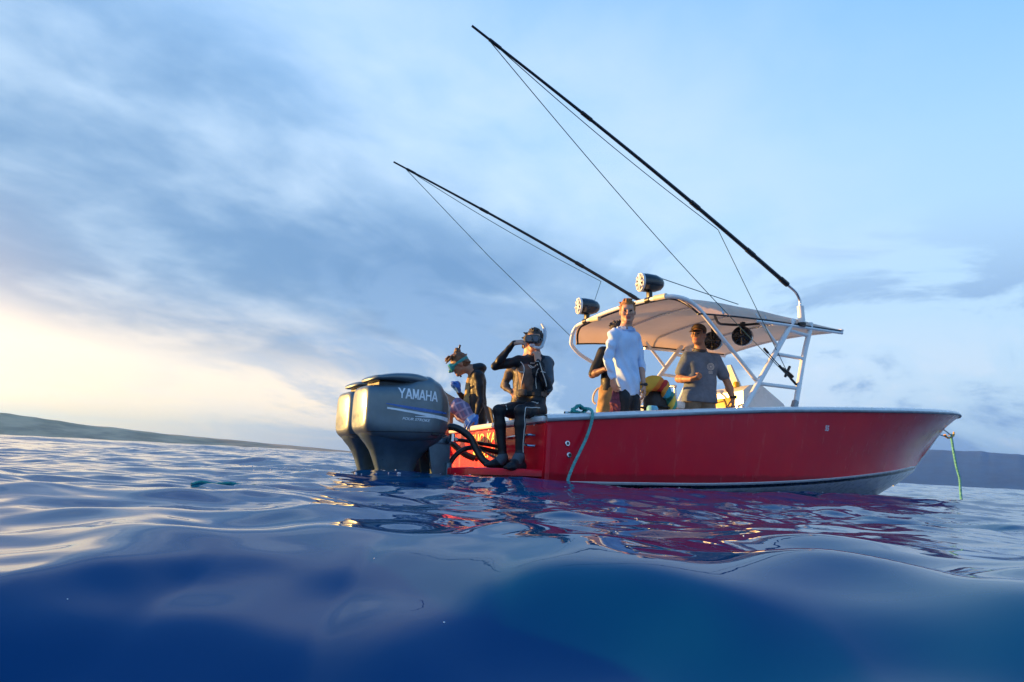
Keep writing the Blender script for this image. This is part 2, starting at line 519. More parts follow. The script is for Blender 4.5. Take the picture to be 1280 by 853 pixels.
# ------------------------------------------------------------------ materials
m_red = M('red_gelcoat', (0.74, 0.012, 0.026), 0.22, var=0.05, vscale=1.6, spec=0.35, coat=0.10, bump=0.0)
def weathered_red():
    m = bpy.data.materials.new('weathered_red_gelcoat'); m.use_nodes = True
    t = NT(m.node_tree); t.n.clear()
    co = t.node('ShaderNodeTexCoord').outputs['Object']
    mp = t.node('ShaderNodeMapping'); t.set(mp, 0, co); mp.inputs['Scale'].default_value = (1.0, 1.0, 0.16)
    runs = t.smooth(t.noise(mp.outputs[0], 9.0, 6, 0.65), 0.50, 0.80)          # salt runs down the side
    cloud = t.noise(co, 1.3, 5, 0.6)
    mh = t.node('ShaderNodeMapping'); t.set(mh, 0, co); mh.inputs['Scale'].default_value = (0.25, 1.0, 2.2); mh.inputs['Rotation'].default_value = (0, 0.12, 0)
    scuff = t.smooth(t.noise(mh.outputs[0], 14.0, 8, 0.7), 0.66, 0.76)         # long rub marks
    speck = t.smooth(t.noise(co, 120.0, 2, 0.5), 0.73, 0.80)
    c = t.mix(t.smooth(cloud, 0.3, 0.7), (0.78, 0.007, 0.024), (0.66, 0.006, 0.026))
    c = t.mix(t.m('MULTIPLY', runs, 0.12), c, (0.62, 0.20, 0.18))
    c = t.mix(t.m('MULTIPLY', scuff, 0.22), c, (0.60, 0.26, 0.22))
    c = t.mix(t.m('MULTIPLY', speck, 0.55), c, (0.70, 0.45, 0.40))
    sz = t.node('ShaderNodeSeparateXYZ'); t.set(sz, 0, co)
    tide = t.m('ADD', t.m('SUBTRACT', sz.outputs[2], t.m('MULTIPLY', sz.outputs[0], 0.028)), t.m('MULTIPLY', t.m('SUBTRACT', t.noise(co, 7.0, 5, 0.65), 0.5), 0.07))
    c = t.mix(t.smooth(tide, 0.115, 0.075, 0.0, 0.55), c, (0.20, 0.008, 0.014))     # wet, slightly slimy band at the waterline
    p = t.node('ShaderNodeBsdfPrincipled'); t.set(p, 'Base Color', c)
    t.set(p, 'Roughness', t.m('ADD', 0.17, t.m('ADD', t.m('MULTIPLY', runs, 0.16), t.m('MULTIPLY', cloud, 0.08))))
    p.inputs['Specular IOR Level'].default_value = 0.32
    b = t.node('ShaderNodeBump'); b.inputs['Strength'].default_value = 0.25; b.inputs['Distance'].default_value = 0.02
    t.set(b, 'Height', t.noise(co, 2.6, 3, 0.5)); t.l.new(b.outputs[0], p.inputs['Normal'])    # slightly wavy laminate
    o = t.node('ShaderNodeOutputMaterial'); t.l.new(p.outputs[0], o.inputs[0])
    return m


m_red = weathered_red()
m_white = M('white_gelcoat', (0.72, 0.73, 0.72), 0.28, var=0.05, vscale=3.0, coat=0.2)
m_whitepaint = M('white_powder_coat', (0.78, 0.78, 0.77), 0.3, var=0.03, vscale=9.0, coat=0.3)
m_chine_shadow = M('chine_shadow_dark', (0.012, 0.02, 0.03), 0.25, var=0.2)
m_grey_rub = M('grey_rubber', (0.28, 0.30, 0.32), 0.5, var=0.15)
m_black = M('black_rubber', (0.012, 0.013, 0.015), 0.42, var=0.2, vscale=20)
m_blackgloss = M('black_plastic', (0.012, 0.015, 0.022), 0.22, var=0.2, vscale=10, coat=0.3)
m_pole = M('carbon_pole', (0.012, 0.016, 0.020), 0.35, var=0.2, vscale=30)
m_steel = M('stainless_steel', (0.62, 0.62, 0.62), 0.18, metal=1.0, var=0.08, vscale=20)
m_alu = M('anodised_aluminium', (0.55, 0.57, 0.6), 0.3, metal=1.0, var=0.06, vscale=20)
m_canvas = M('white_canvas', (0.88, 0.77, 0.66), 0.75, var=0.05, vscale=3.0, bump=0.08, bscale=400, transl=0.45)
m_cowl = M('blue_grey_cowl_paint', (0.125, 0.165, 0.190), 0.36, metal=0.55, var=0.08, vscale=5, coat=0.25)
m_cowl_dark = M('dark_cowl_recess', (0.01, 0.012, 0.015), 0.5, var=0.2)
m_leg = M('blue_grey_leg_paint', (0.075, 0.125, 0.17), 0.34, metal=0.5, var=0.12, vscale=7, coat=0.2)
m_silver = M('silver_decal', (0.78, 0.82, 0.86), 0.3, metal=0.0, var=0.05)
m_bluestripe = M('blue_decal', (0.03, 0.13, 0.42), 0.25, var=0.06)
m_gold = M('gold_leaf_paint', (0.95, 0.74, 0.16), 0.35, var=0.12, vscale=14)
m_line = M('green_monofilament', (0.05, 0.12, 0.12), 0.4, var=0.1)
m_teal = M('teal_rope', (0.03, 0.32, 0.30), 0.8, var=0.25, vscale=40, bump=0.5, bscale=300)
m_tealpale = M('pale_teal_rope', (0.11, 0.42, 0.42), 0.8, var=0.2, vscale=40, bump=0.5, bscale=300)
m_skin_fair = M('fair_skin', (0.52, 0.27, 0.18), 0.5, var=0.08, vscale=22)
m_skin_tan = M('tanned_skin', (0.34, 0.17, 0.10), 0.5, var=0.08, vscale=22)
m_skin_brown = M('brown_skin', (0.20, 0.10, 0.06), 0.5, var=0.08, vscale=22)
m_lip = M('lips', (0.36, 0.12, 0.10), 0.45, var=0.05)
m_eye = M('eye', (0.03, 0.022, 0.016), 0.5, var=0.05)
m_neo = M('black_neoprene', (0.008, 0.010, 0.015), 0.5, spec=0.3, var=0.25, vscale=14, bump=0.15, bscale=160)
m_neogrey = M('grey_neoprene', (0.05, 0.065, 0.085), 0.55, var=0.15, vscale=14, bump=0.15, bscale=160)
m_neobrown = M('sunlit_brown_neoprene', (0.14, 0.075, 0.052), 0.55, var=0.2, vscale=14, bump=0.15, bscale=160)
m_neosunlit = M('sunlit_gold_neoprene', (0.34, 0.20, 0.06), 0.6, var=0.2, vscale=14)
m_seam = M('white_seam_tape', (0.62, 0.60, 0.56), 0.6, var=0.08)
m_shirtblue = M('pale_blue_jersey', (0.50, 0.66, 0.88), 0.8, var=0.06, vscale=6, bump=0.1, bscale=240, sheen=0.2)
m_shirtgrey = M('grey_cotton', (0.12, 0.155, 0.21), 0.85, var=0.12, vscale=10, bump=0.15, bscale=300)
m_khaki = M('khaki_cotton', (0.17, 0.14, 0.10), 0.85, var=0.12, vscale=10, bump=0.15, bscale=300)
m_tan = M('tan_cloth', (0.36, 0.21, 0.08), 0.85, var=0.15, vscale=9, bump=0.15, bscale=300)
m_brownhat = M('brown_cap_cloth', (0.075, 0.045, 0.025), 0.85, var=0.15, vscale=18, bump=0.2, bscale=300)
m_hair_red = M('ginger_hair', (0.34, 0.14, 0.035), 0.55, var=0.35, vscale=60, bump=0.8, bscale=120)
m_hair_dark = M('dark_hair', (0.025, 0.016, 0.012), 0.5, var=0.35, vscale=60, bump=0.8, bscale=120)
m_hair_brown = M('light_brown_hair', (0.15, 0.065, 0.026), 0.5, var=0.35, vscale=60, bump=0.8, bscale=120)
m_glove = M('blue_glove', (0.03, 0.17, 0.58), 0.6, var=0.15, vscale=30, bump=0.2, bscale=200)
m_lens = M('mask_lens', (0.05, 0.07, 0.10), 0.05, var=0.05, coat=0.6)
m_tealmask = M('teal_silicone', (0.02, 0.26, 0.26), 0.35, var=0.1)
m_clearwhite = M('milky_silicone', (0.70, 0.76, 0.80), 0.25, var=0.04, transl=0.3)
m_mouth = M('pink_white_mouthpiece', (0.62, 0.46, 0.44), 0.35, var=0.05)
m_maroon = M('maroon_cloth', (0.13, 0.03, 0.06), 0.8, var=0.3, vscale=25)
m_yellow = M('yellow_plastic_and_sunlit_panel', (0.72, 0.40, 0.03), 0.4, var=0.12, vscale=9)
m_cream = M('cream_plastic', (0.66, 0.58, 0.42), 0.45, var=0.08)
m_bag = M('charcoal_nylon', (0.035, 0.037, 0.045), 0.7, var=0.2, vscale=12, bump=0.2, bscale=200)
m_tealtank = M('teal_painted_metal', (0.02, 0.22, 0.30), 0.35, var=0.1, coat=0.3)
m_strapblk = M('black_webbing', (0.014, 0.014, 0.016), 0.7, var=0.2)

# ------------------------------------------------------------------ boat
BO = (-0.23177, 7.04954, 0.0)
BROT = (R(-2.5), 0, R(29))
BMX = Matrix.Translation(BO) @ Matrix.Rotation(BROT[2], 4, 'Z') @ Matrix.Rotation(BROT[0], 4, 'X')


def b2w(p):
    return BMX @ Vector(p)


boat = empty('motor_boat', BO, BROT)
tag(boat, 'red and white open fishing boat with a canopy and twin outboards', 'boat')

SX = [0, 1, 2, 3, 4, 5, 5.8, 6.5, 6.98, 7.36, 7.74, 8.12, 8.41, 8.60, 8.73]
HBG = [1.20, 1.24, 1.26, 1.27, 1.265, 1.225, 1.15, 1.035, 0.915, 0.785, 0.625, 0.435, 0.27, 0.14, 0.03]
ZSH = [.55, .66, .77, .87, .955, 1.035, 1.10, 1.155, 1.195, 1.225, 1.255, 1.285, 1.305, 1.32, 1.33]
# where the topsides end below: half breadth and height of the lower edge of the red
HBL = [1.12, 1.14, 1.15, 1.13, 1.06, .92, .73, .49, .29, .12, 0.0, 0.0, 0.0, 0.0, 0.0]
ZLO = [.03, .05, .075, .125, .195, .285, .36, .43, .475, .50, .635, .92, 1.13, 1.25, 1.325]
# bottom of the boat: keel line
HKZ = [-.30, -.32, -.33, -.33, -.31, -.26, -.17, .03, .21, .38, .63, .915, 1.125, 1.245, 1.32]
xs_h = np.concatenate([np.linspace(0, 6, 31), np.linspace(6.15, 8.73, 24)])
hbg, zsh, hbl, zlo, hkz = (interp(xs_h, SX, v) for v in (HBG, ZSH, HBL, ZLO, HKZ))
hbl = np.clip(hbl, 0.004, None); hbg = np.clip(hbg, 0.012, None); zlo = np.minimum(zlo, zsh - 0.01); hkz = np.minimum(hkz, zlo - 0.004)
flare = interp(xs_h, [0, 3, 5, 6.5, 7.8, 8.73], [0.85, 0.95, 1.25, 1.6, 1.4, 1.1])
NV = 12


def side_pts(i, t0=0.0, t1=1.0, n=NV, s=-1, off=0.0):
    out = []
    for k in range(n):
        tt = t0 + (t1 - t0) * k / (n - 1)
        y = hbl[i] + (hbg[i] - hbl[i]) * tt ** flare[i] + off
        z = zlo[i] + (zsh[i] - zlo[i]) * tt
        out.append((xs_h[i], s * y, z))
    return out


bm = bmesh.new()
for s in (-1, 1):
    loft(bm, [side_pts(i, s=s) for i in range(len(xs_h))], closed=False)
hull = obj('hull', bm, m_red, boat, True, True, 50)
for s in (-1, 1):                                   # keep normals outward
    pass


def strip(name, fa, mat, parent):
    """band below the red topsides, on both sides; fa(i) gives rows of (y, z) from top to bottom"""
    bm = bmesh.new()
    for s in (-1, 1):
        loft(bm, [[(xs_h[i], s * y, z) for y, z in fa(i)] for i in range(len(xs_h))], closed=False)
    return obj(name, bm, mat, parent, True, True, 50)


def lowpt(i, drop):
    y = hbl[i]; z = zlo[i]
    f = max(0.0, (z - hkz[i])) / max(1e-3, (zlo[0] - hkz[0]))
    return max(0.003, y * (1 - 0.10 * drop / 0.05 * 0.3)), z - drop * min(1, f * 1.4)


strip('white_stripe', lambda i: [lowpt(i, 0.0), (lowpt(i, 0.004)[0] + 0.006, lowpt(i, 0.004)[1]), (lowpt(i, 0.022)[0] + 0.006, lowpt(i, 0.022)[1]), lowpt(i, 0.026)], m_white, hull)
strip('chine_shadow_band', lambda i: [lowpt(i, 0.026), (lowpt(i, 0.045)[0] * 0.985, lowpt(i, 0.045)[1]), (lowpt(i, 0.060)[0] * 0.985, lowpt(i, 0.060)[1])], m_chine_shadow, hull)  # dark band paints in the shadow under the chine
strip('hull_bottom', lambda i: [(lowpt(i, 0.060)[0] * 0.985, lowpt(i, 0.060)[1]), (lowpt(i, 0.10)[0] * 0.95, lowpt(i, 0.105)[1]),
                                (hbl[i] * 0.6, hkz[i] + (lowpt(i, 0.105)[1] - hkz[i]) * 0.62), (hbl[i] * 0.3, hkz[i] + (lowpt(i, 0.105)[1] - hkz[i]) * 0.3), (0.0, hkz[i])], m_white, hull)

# sheer cap and rub rail
bm = bmesh.new()
bm2 = bmesh.new()
for s in (-1, 1):
    rows = []; rail = []
    for i in range(len(xs_h)):
        x, yb_, zb_ = xs_h[i], hbg[i], zsh[i]
        inn = max(0.0, yb_ - 0.20)
        rows.append([(x, s * (yb_ - 0.004), zb_ - 0.004), (x, s * (yb_ + 0.020), zb_ + 0.004), (x, s * (yb_ + 0.024), zb_ + 0.020), (x, s * (yb_ + 0.012), zb_ + 0.045), (x, s * max(0.0, yb_ - 0.02), zb_ + 0.056),
                     (x, s * inn, zb_ + 0.058), (x, s * max(0, inn - 0.012), zb_ + 0.045), (x, s * max(0, inn - 0.012), zb_ - 0.06)])
        rail.append((x, s * (yb_ + 0.016), zb_ + 0.006))
    loft(bm, rows, closed=False)
    tube(bm2, rail, 0.017, 8)
gun = obj('gunwale', bm, m_white, boat, True, True, 35)
obj('rub_rail', bm2, m_grey_rub, gun)
# stem moulding
bm = bmesh.new()
tube(bm, [(xs_h[i] + 0.004, 0, (hkz[i] if xs_h[i] > 7.75 else hkz[i])) for i in range(len(xs_h)) if xs_h[i] > 6.9] + [(8.74, 0, 1.37)], 0.014, 8)
obj('stem_strip', bm, m_white, hull)

# transom
bm = bmesh.new()
tp = [(0.0, -1.17, 0.0), (0.0, -1.205, 0.53), (0.0, 1.205, 0.53), (0.0, 1.17, 0.0), (0.0, 0.55, -0.28), (0.0, -0.55, -0.28)]
a_ = [bm.verts.new(p) for p in tp]; b_ = [bm.verts.new((p[0] + 0.07, p[1] * 0.995, p[2])) for p in tp]
bm.faces.new(a_); bm.faces.new(b_[::-1])
for i in range(6):
    bm.faces.new((a_[i], b_[i], b_[(i + 1) % 6], a_[(i + 1) % 6]))
bmesh.ops.bevel(bm, geom=[e for e in bm.edges], offset=0.012, segments=2, affect='EDGES')
transom = obj('transom', bm, m_red, boat)
for line, ty0, tz, size in (('ILIO KAI', 0.235, 0.405, 0.135), ('KIHEI HI', 0.215, 0.255, 0.135)):
    for n_, ch in enumerate(line):
        if ch == ' ': continue
        x0_ = 0.0
        if n_:
            tb = text_bm(line[:n_] + '.', size, 0, 0, 0, 1.12); x0_ = max(v.co.x for v in tb.verts) - 0.022; tb.free()
        b3 = text_bm(ch, size, 0.002, 0.002, 0.0, 1.12)
        for v in b3.verts:
            x_, y_, z_ = v.co
            v.co = (-0.003 - z_, ty0 - x_ - x0_, tz + y_)
        obj('letter', b3, m_gold, transom, False)
bm = bmesh.new()
box(bm, (0.10, 0, 0.567), (0.26, 2.36, 0.055), None, 0.018)
obj('transom_cap', bm, m_white, boat)

# cockpit sole, inner liner and foredeck
bm = bmesh.new()
rows = [[(x, -hb + 0.08, 0.26), (x, 0, 0.27), (x, hb - 0.08, 0.26)] for x, hb in zip(xs_h, hbg - 0.14) if 0.06 < x < 4.3]
loft(bm, rows, closed=False)
for s in (-1, 1):
    loft(bm, [[(x, s * (hb - 0.21), z - 0.02), (x, s * (hb - 0.22), 0.262)] for x, hb, z in zip(xs_h, hbg, zsh) if 0.06 < x < 4.3], closed=False)
obj('cockpit_sole', bm, m_white, boat, True, True, 30)
bm = bmesh.new()
loft(bm, [[(x, -max(0, hb - .19), z + .056), (x, 0, z + .056 + 0.05 * min(1, hb)), (x, max(0, hb - .19), z + .056)] for x, hb, z in zip(xs_h, hbg, zsh) if x > 4.2 and hb > 0.2], closed=False)
obj('foredeck', bm, m_white, boat)
bm = bmesh.new()
i5 = int(np.argmin(abs(xs_h - 4.25)))
box(bm, (xs_h[i5] + 0.06, 0, 0.27 + (zsh[i5] - 0.27) / 2), (0.03, 2 * hbg[i5] - 0.46, zsh[i5] - 0.27))
obj('bulkhead', bm, m_white, boat)

# swim platform
edge = [(0.0, -1.15), (-0.22, -1.12), (-0.42, -0.98), (-0.56, -0.72), (-0.62, -0.34), (-0.63, 0.0), (-0.62, 0.34), (-0.56, 0.72), (-0.42, 0.98), (-0.22, 1.12), (0.0, 1.15)]
bm = bmesh.new()
loft(bm, [[(x, y, 0.065) for x, y in edge], [(x * 1.0, y, 0.115) for x, y in edge], [(x * 0.985, y * 0.99, 0.125) for x, y in edge]])
plat = obj('swim_platform', bm, m_red, boat, True, True, 30)
bm = bmesh.new()
for z in (0.132,):
    for k in range(4):
        box(bm, (-0.12 - 0.1 * k, 0, z), (0.05, 1.9 - 0.22 * k, 0.008), None, 0.002)
obj('tread_strip', bm, m_grey_rub, plat)
# fittings on the side and the transom
for x, z in ((0.24, 0.365), (0.27, 0.265)):
    i = int(np.argmin(abs(xs_h - x))); tt = (z - zlo[i]) / (zsh[i] - zlo[i])
    y = -(hbl[i] + (hbg[i] - hbl[i]) * tt ** flare[i])
    bm = bmesh.new(); lathe(bm, [(-0.02, 0.024), (0.006, 0.026), (0.010, 0.022), (0.010, 0.014), (-0.01, 0.013)], (x, y, z), (0, -1, 0), 16)
    f = obj('through_hull_fitting', bm, m_steel, boat)
    bm = bmesh.new(); lathe(bm, [(0.004, 0.0135), (0.0075, 0.0135)], (x, y, z), (0, -1, 0), 12)
    obj('fitting_bore', bm, m_black, f)
bm = bmesh.new()
tube(bm, [(-0.0, -1.02, .43), (-.06, -1.00, .43), (-.085, -0.97, .41), (-.085, -0.97, .355), (-.06, -1.0, .335), (0, -1.02, .335)], 0.011, 8, 4)
obj('tow_eye', bm, m_steel, boat)
bm = bmesh.new()
tube(bm, [(-0.012, -0.93, .435), (-0.03, -0.88, .437), (-0.03, -0.56, .430), (-0.012, -0.5, .43)], 0.012, 8)
obj('grab_bar', bm, m_steel, boat)
b3 = text_bm('55', 0.085, 0.001, 0.002)
i = int(np.argmin(abs(xs_h - 3.8)))
for v in b3.verts:
    x_, y_, z_ = v.co
    z = 0.72 + y_; tt = (z - zlo[i]) / (zsh[i] - zlo[i])
    v.co = (3.76 + x_ * 0.8, -(hbl[i] + (hbg[i] - hbl[i]) * tt ** flare[i]) - 0.004 - z_, z)
obj('hull_mark', b3, m_silver, hull, False)

# ---- outboard motors


def superring(x, zt, zb, w, n=40, e=3.2):
    zc, h = (zt + zb) / 2, (zt - zb) / 2
    out = []
    for a in np.linspace(0, 2 * math.pi, n, endpoint=False):
        c, s = math.cos(a), math.sin(a)
        out.append((x, w * math.copysign(abs(c) ** (2 / e), c), zc + h * math.copysign(abs(s) ** (2 / e), s)))
    return out


STROKES = {'Y': [((0, 1), (.5, .46)), ((1, 1), (.5, .46)), ((.5, .5), (.5, 0))],
           'A': [((0, 0), (.5, 1)), ((1, 0), (.5, 1)), ((.2, .3), (.8, .3))],
           'M': [((.06, 0), (.06, 1)), ((.94, 0), (.94, 1)), ((.06, 1), (.5, .12)), ((.94, 1), (.5, .12))],
           'H': [((.08, 0), (.08, 1)), ((.92, 0), (.92, 1)), ((.08, .5), (.92, .5))]}


def block_text(word, h, w, th):
    """heavy block capitals from straight strokes, each a hair above the last"""
    bm = bmesh.new(); x0 = 0
    for ch in word:
        for k, (a, b) in enumerate(STROKES[ch]):
            A_ = np.array((x0 + a[0] * w, a[1] * h)); B_ = np.array((x0 + b[0] * w, b[1] * h))
            d = B_ - A_; L = np.linalg.norm(d); d /= L; n_ = np.array((-d[1], d[0])) * th / 2
            if abs(d[0]) > 0.2 and abs(d[1]) > 0.2:
                n_ = np.array((th * 0.62, 0))
            q = [A_ + n_, A_ - n_, B_ - n_, B_ + n_]
            m_ = 4
            for j in range(m_):
                r_ = [q[0] + (q[3] - q[0]) * j / m_, q[1] + (q[2] - q[1]) * j / m_, q[1] + (q[2] - q[1]) * (j + 1) / m_, q[0] + (q[3] - q[0]) * (j + 1) / m_]
                bm.faces.new([bm.verts.new((p_[0], min(max(p_[1], 0), h), 0.0004 * k)) for p_ in r_])
        x0 += w * 1.24
    return bm


def outboard(yc):
    X0 = 0.05
    prof_x = [-1.445, -1.437, -1.42, -1.36, -1.2, -1.06, -1.0, -0.85, -0.74, -0.66, -0.60, -0.57]
    body_t = [0.77, 0.79, 0.80, 0.812, 0.840, 0.880, 0.936, 0.944, 0.892, 0.80, 0.70, 0.62]
    body_b = [0.44, 0.415, 0.395, 0.355, 0.325, 0.32, 0.32, 0.335, 0.36, 0.40, 0.46, 0.50]
    body_w = [0.150, 0.172, 0.186, 0.212, 0.238, 0.250, 0.252, 0.250, 0.232, 0.19, 0.13, 0.06]
    xx = np.linspace(-1.47, -0.57, 40)
    # denser towards the ends
    xx = -1.0075 + 0.4375 * np.sin(np.linspace(-math.pi / 2, math.pi / 2, 48))
    bm = bmesh.new()
    loft(bm, [superring(x, *(float(np.interp(x, prof_x, v)) for v in (body_t, body_b, body_w)), n=56, e=4.6) for x in xx])
    bmesh.ops.translate(bm, vec=(0, yc, 0), verts=bm.verts)
    bm.normal_update()
    bvh = BVHTree.FromBMesh(bm)
    mot = obj('outboard_motor', bm, m_cowl, boat, True, True, 35)
    bm = bmesh.new()                                  # dark seam between cowl and lower pan, and its latch
    ring0 = []
    for x in np.linspace(-1.43, -0.60, 40):
        h = bvh.ray_cast(Vector((x, yc - 1, 0.415 + 0.05 * (x + 1.0))), Vector((0, 1, 0)))
        if h[0]: ring0.append(np.array(h[0]) + (0, -.0015, 0))
    tube(bm, ring0, 0.0035, 6)
    obj('cowl_seam', bm, m_cowl_dark, mot)
    bm = bmesh.new()
    h = bvh.ray_cast(Vector((-0.80, yc - 1, 0.41)), Vector((0, 1, 0)))
    if h[0]: box(bm, h[0] + Vector((0, -.006, 0)), (0.075, 0.014, 0.022), None, 0.004)
    obj('cowl_latch', bm, m_cowl_dark, mot)
    # lid over the top with the air intake under its aft lip
    lx = [-1.40, -1.385, -1.32, -1.2, -1.08, -0.98, -0.88, -0.80]
    lid_t = [0.866, 0.884, 0.906, 0.934, 0.948, 0.950, 0.930, 0.88]
    lid_b = [0.850, 0.846, 0.846, 0.846, 0.838, 0.83, 0.82, 0.80]
    lid_w = [0.10, 0.145, 0.182, 0.222, 0.240, 0.236, 0.215, 0.18]
    bm = bmesh.new()
    loft(bm, [superring(x, *(float(v) for v in (interp(x, lx, lid_t)[0], interp(x, lx, lid_b)[0], interp(x, lx, lid_w)[0])), e=3.0) for x in np.linspace(-1.40, -0.80, 30)])
    bmesh.ops.translate(bm, vec=(0, yc, 0), verts=bm.verts)
    obj('cowling_lid', bm, m_cowl, mot, True, True, 35)
    bm = bmesh.new()
    loft(bm, [superring(x, 0.868, 0.77, w, e=3) for x, w in ((-1.33, 0.13), (-1.28, 0.165), (-1.1, 0.205), (-0.9, 0.2))])
    bmesh.ops.translate(bm, vec=(0, yc, 0), verts=bm.verts)
    obj('air_intake', bm, m_cowl_dark, mot)
    # lower skirt, swivel and leg
    bm = bmesh.new()
    zz = [0.44, 0.39, 0.345, 0.30, 0.25, 0.18, 0.10, 0.02, -0.12, -0.3, -0.42]
    xa = [-1.43, -1.415, -1.385, -1.345, -1.31, -1.28, -1.25, -1.22, -1.20, -1.18, -1.17]
    xf = [-0.62, -0.64, -0.68, -0.74, -0.80, -0.85, -0.88, -0.90, -0.94, -0.98, -0.98]
    ww = [0.222, 0.212, 0.188, 0.155, 0.122, 0.094, 0.078, 0.066, 0.05, 0.04, 0.03]
    rings = []
    for z, a, f, w in zip(zz, xa, xf, ww):
        xc, hx = (a + f) / 2, (f - a) / 2
        rings.append([(xc + hx * math.copysign(abs(math.cos(q)) ** 0.75, math.cos(q)), w * math.copysign(abs(math.sin(q)) ** 0.6, math.sin(q)), z) for q in np.linspace(0, 2 * math.pi, 28, endpoint=False)])
    loft(bm, rings)
    bmesh.ops.translate(bm, vec=(0, yc, 0), verts=bm.verts)
    obj('midsection', bm, m_leg, mot, True, True, 40)
    bm = bmesh.new()                                  # gear case, fin and propeller below the water
    lathe(bm, [(-0.30, 0.01), (-0.22, 0.05), (0.0, 0.065), (0.18, 0.055), (0.30, 0.03), (0.36, 0.004)], (-1.1, yc, -0.5), (1, 0, 0), 16)
    box(bm, (-1.10, yc, -0.22), (0.42, 0.2, 0.02), None, 0.005)
    box(bm, (-1.06, yc, -0.62), (0.20, 0.012, 0.2), None, 0.004)
    obj('gear_case', bm, m_leg, mot)
    bm = bmesh.new()
    for k in range(3):
        a = k * 2.094
        rot = Matrix.Rotation(a, 3, 'X') @ Matrix.Rotation(0.5, 3, 'Z')
        box(bm, Vector((-1.36, yc, -0.5)) + Matrix.Rotation(a, 3, 'X') @ Vector((0, 0, 0.11)), (0.012, 0.10, 0.15), rot, 0.005)
    obj('propeller', bm, m_steel, mot)
    bm = bmesh.new()                                  # clamp bracket
    for s in (-1, 1):
        loft(bm, [[(-0.80, yc + s * 0.10 + d, 0.34), (-0.58, yc + s * 0.10 + d, 0.42), (-0.56, yc + s * 0.10 + d, -0.05), (-0.72, yc + s * 0.10 + d, -0.10)] for d in (-0.015, 0.015)])
    box(bm, (-0.66, yc, 0.36), (0.13, 0.24, 0.06), None, 0.015)
    lathe(bm, [(-0.17, 0.028), (0.17, 0.028)], (-0.60, yc, 0.37), (0, 1, 0), 14)
    box(bm, (-0.59, yc, 0.02), (0.06, 0.30, 0.30), None, 0.012)
    obj('clamp_bracket', bm, m_leg, mot, True, True, 35)
    bm = bmesh.new()
    tube(bm, [(-0.60, yc - 0.04, -0.02), (-0.76, yc - 0.04, 0.24)], 0.026, 10)
    tube(bm, [(-0.72, yc - 0.04, 0.17), (-0.82, yc - 0.04, 0.31)], 0.013, 8)
    obj('tilt_ram', bm, m_black, mot)
    bm = bmesh.new()
    tube(bm, [(-0.57, yc - 0.22, 0.385), (-0.57, yc + 0.22, 0.385)], 0.017, 10)
    tube(bm, [(-0.60, yc - 0.20, 0.36), (-0.60, yc - 0.20, 0.43)], 0.024, 10)
    tube(bm, [(-0.60, yc + 0.20, 0.36), (-0.60, yc + 0.20, 0.43)], 0.024, 10)
    obj('steering_rod', bm, m_steel, mot)
    # maker's name and stripes, laid on the cowl
    for s in (-1, 1):
        def lay(b3, fx, name, mat):
            for v in b3.verts:
                x_, z_, e_ = fx(v.co)
                h = bvh.ray_cast(Vector((x_, yc + s * 1.0, z_)), Vector((0, -s, 0)))
                yy = h[0].y if h[0] else yc + s * 0.2
                v.co = (x_, yy + s * (0.0025 + e_), z_)
            obj(name, b3, mat, mot, False)
        b3 = block_text('YAMAHA', 0.092, 0.062, 0.0155)
        wd = max(v.co.x for v in b3.verts)
        if s < 0:
            lay(b3, lambda c: (-1.18 + c.x * 0.38 / wd, 0.70 + c.y, c.z), 'maker_lettering', m_silver)
        else:
            lay(b3, lambda c: (-0.76 - c.x * 0.37 / wd, 0.70 + c.y, c.z), 'maker_lettering', m_silver)
        b3 = text_bm('FOUR STROKE', 0.04, 0.0008, 0.0006, 0.25, 1.0)
        wd = max(v.co.x for v in b3.verts)
        lay(b3, (lambda c: (-1.14 + c.x * 0.27 / wd, 0.513 + c.y * 0.8, c.z)) if s < 0 else (lambda c: (-0.80 - c.x * 0.27 / wd, 0.513 + c.y * 0.8, c.z)), 'small_lettering', m_silver)
        for nm, mt, top, bot in (('blue_stripe', m_bluestripe, lambda q: 0.645 - 0.03 * q, lambda q: 0.645 - 0.03 * q - 0.022 * math.sin(math.pi * min(1, q * 0.8 + 0.05)) - 0.004),
                                 ('silver_stripe', m_silver, lambda q: 0.612 - 0.03 * q - 0.012 * q, lambda q: 0.606 - 0.012 * q - 0.050 * q ** 1.2 - 0.01),
                                 ('silver_stripe', m_silver, lambda q: 0.553 + 0.015 * q, lambda q: 0.548 + 0.004 * q)):
            b4 = bmesh.new(); V = []
            x0, x1 = (-1.29, -0.68) if 'blue' in nm else ((-1.28, -0.655) if top(0) > 0.6 else (-1.02, -0.80))
            for q in np.linspace(0, 1, 26):
                V.append([b4.verts.new((x0 + (x1 - x0) * q, top(q), 0)), b4.verts.new((x0 + (x1 - x0) * q, bot(q), 0))])
            for a, b in zip(V[:-1], V[1:]):
                b4.faces.new((a[0], b[0], b[1], a[1]))
            lay(b4, lambda c: (c.x, c.y, 0.0), nm, mt)
    return mot


mot_a = outboard(-0.33)
mot_b = outboard(0.19)
for mot, yc in ((mot_a, -0.33), (mot_b, 0.19)):      # both turned a little to starboard
    pv_ = Vector((-0.62, yc, 0)); rz_ = R(5)
    mot.location = pv_ - Matrix.Rotation(rz_, 3, 'Z') @ pv_
    mot.rotation_euler = (0, 0, rz_)
mot_a['label'] = 'near outboard motor with its golden aft face and silver lettering'
mot_b['label'] = 'far outboard motor, mostly hidden by the near one'

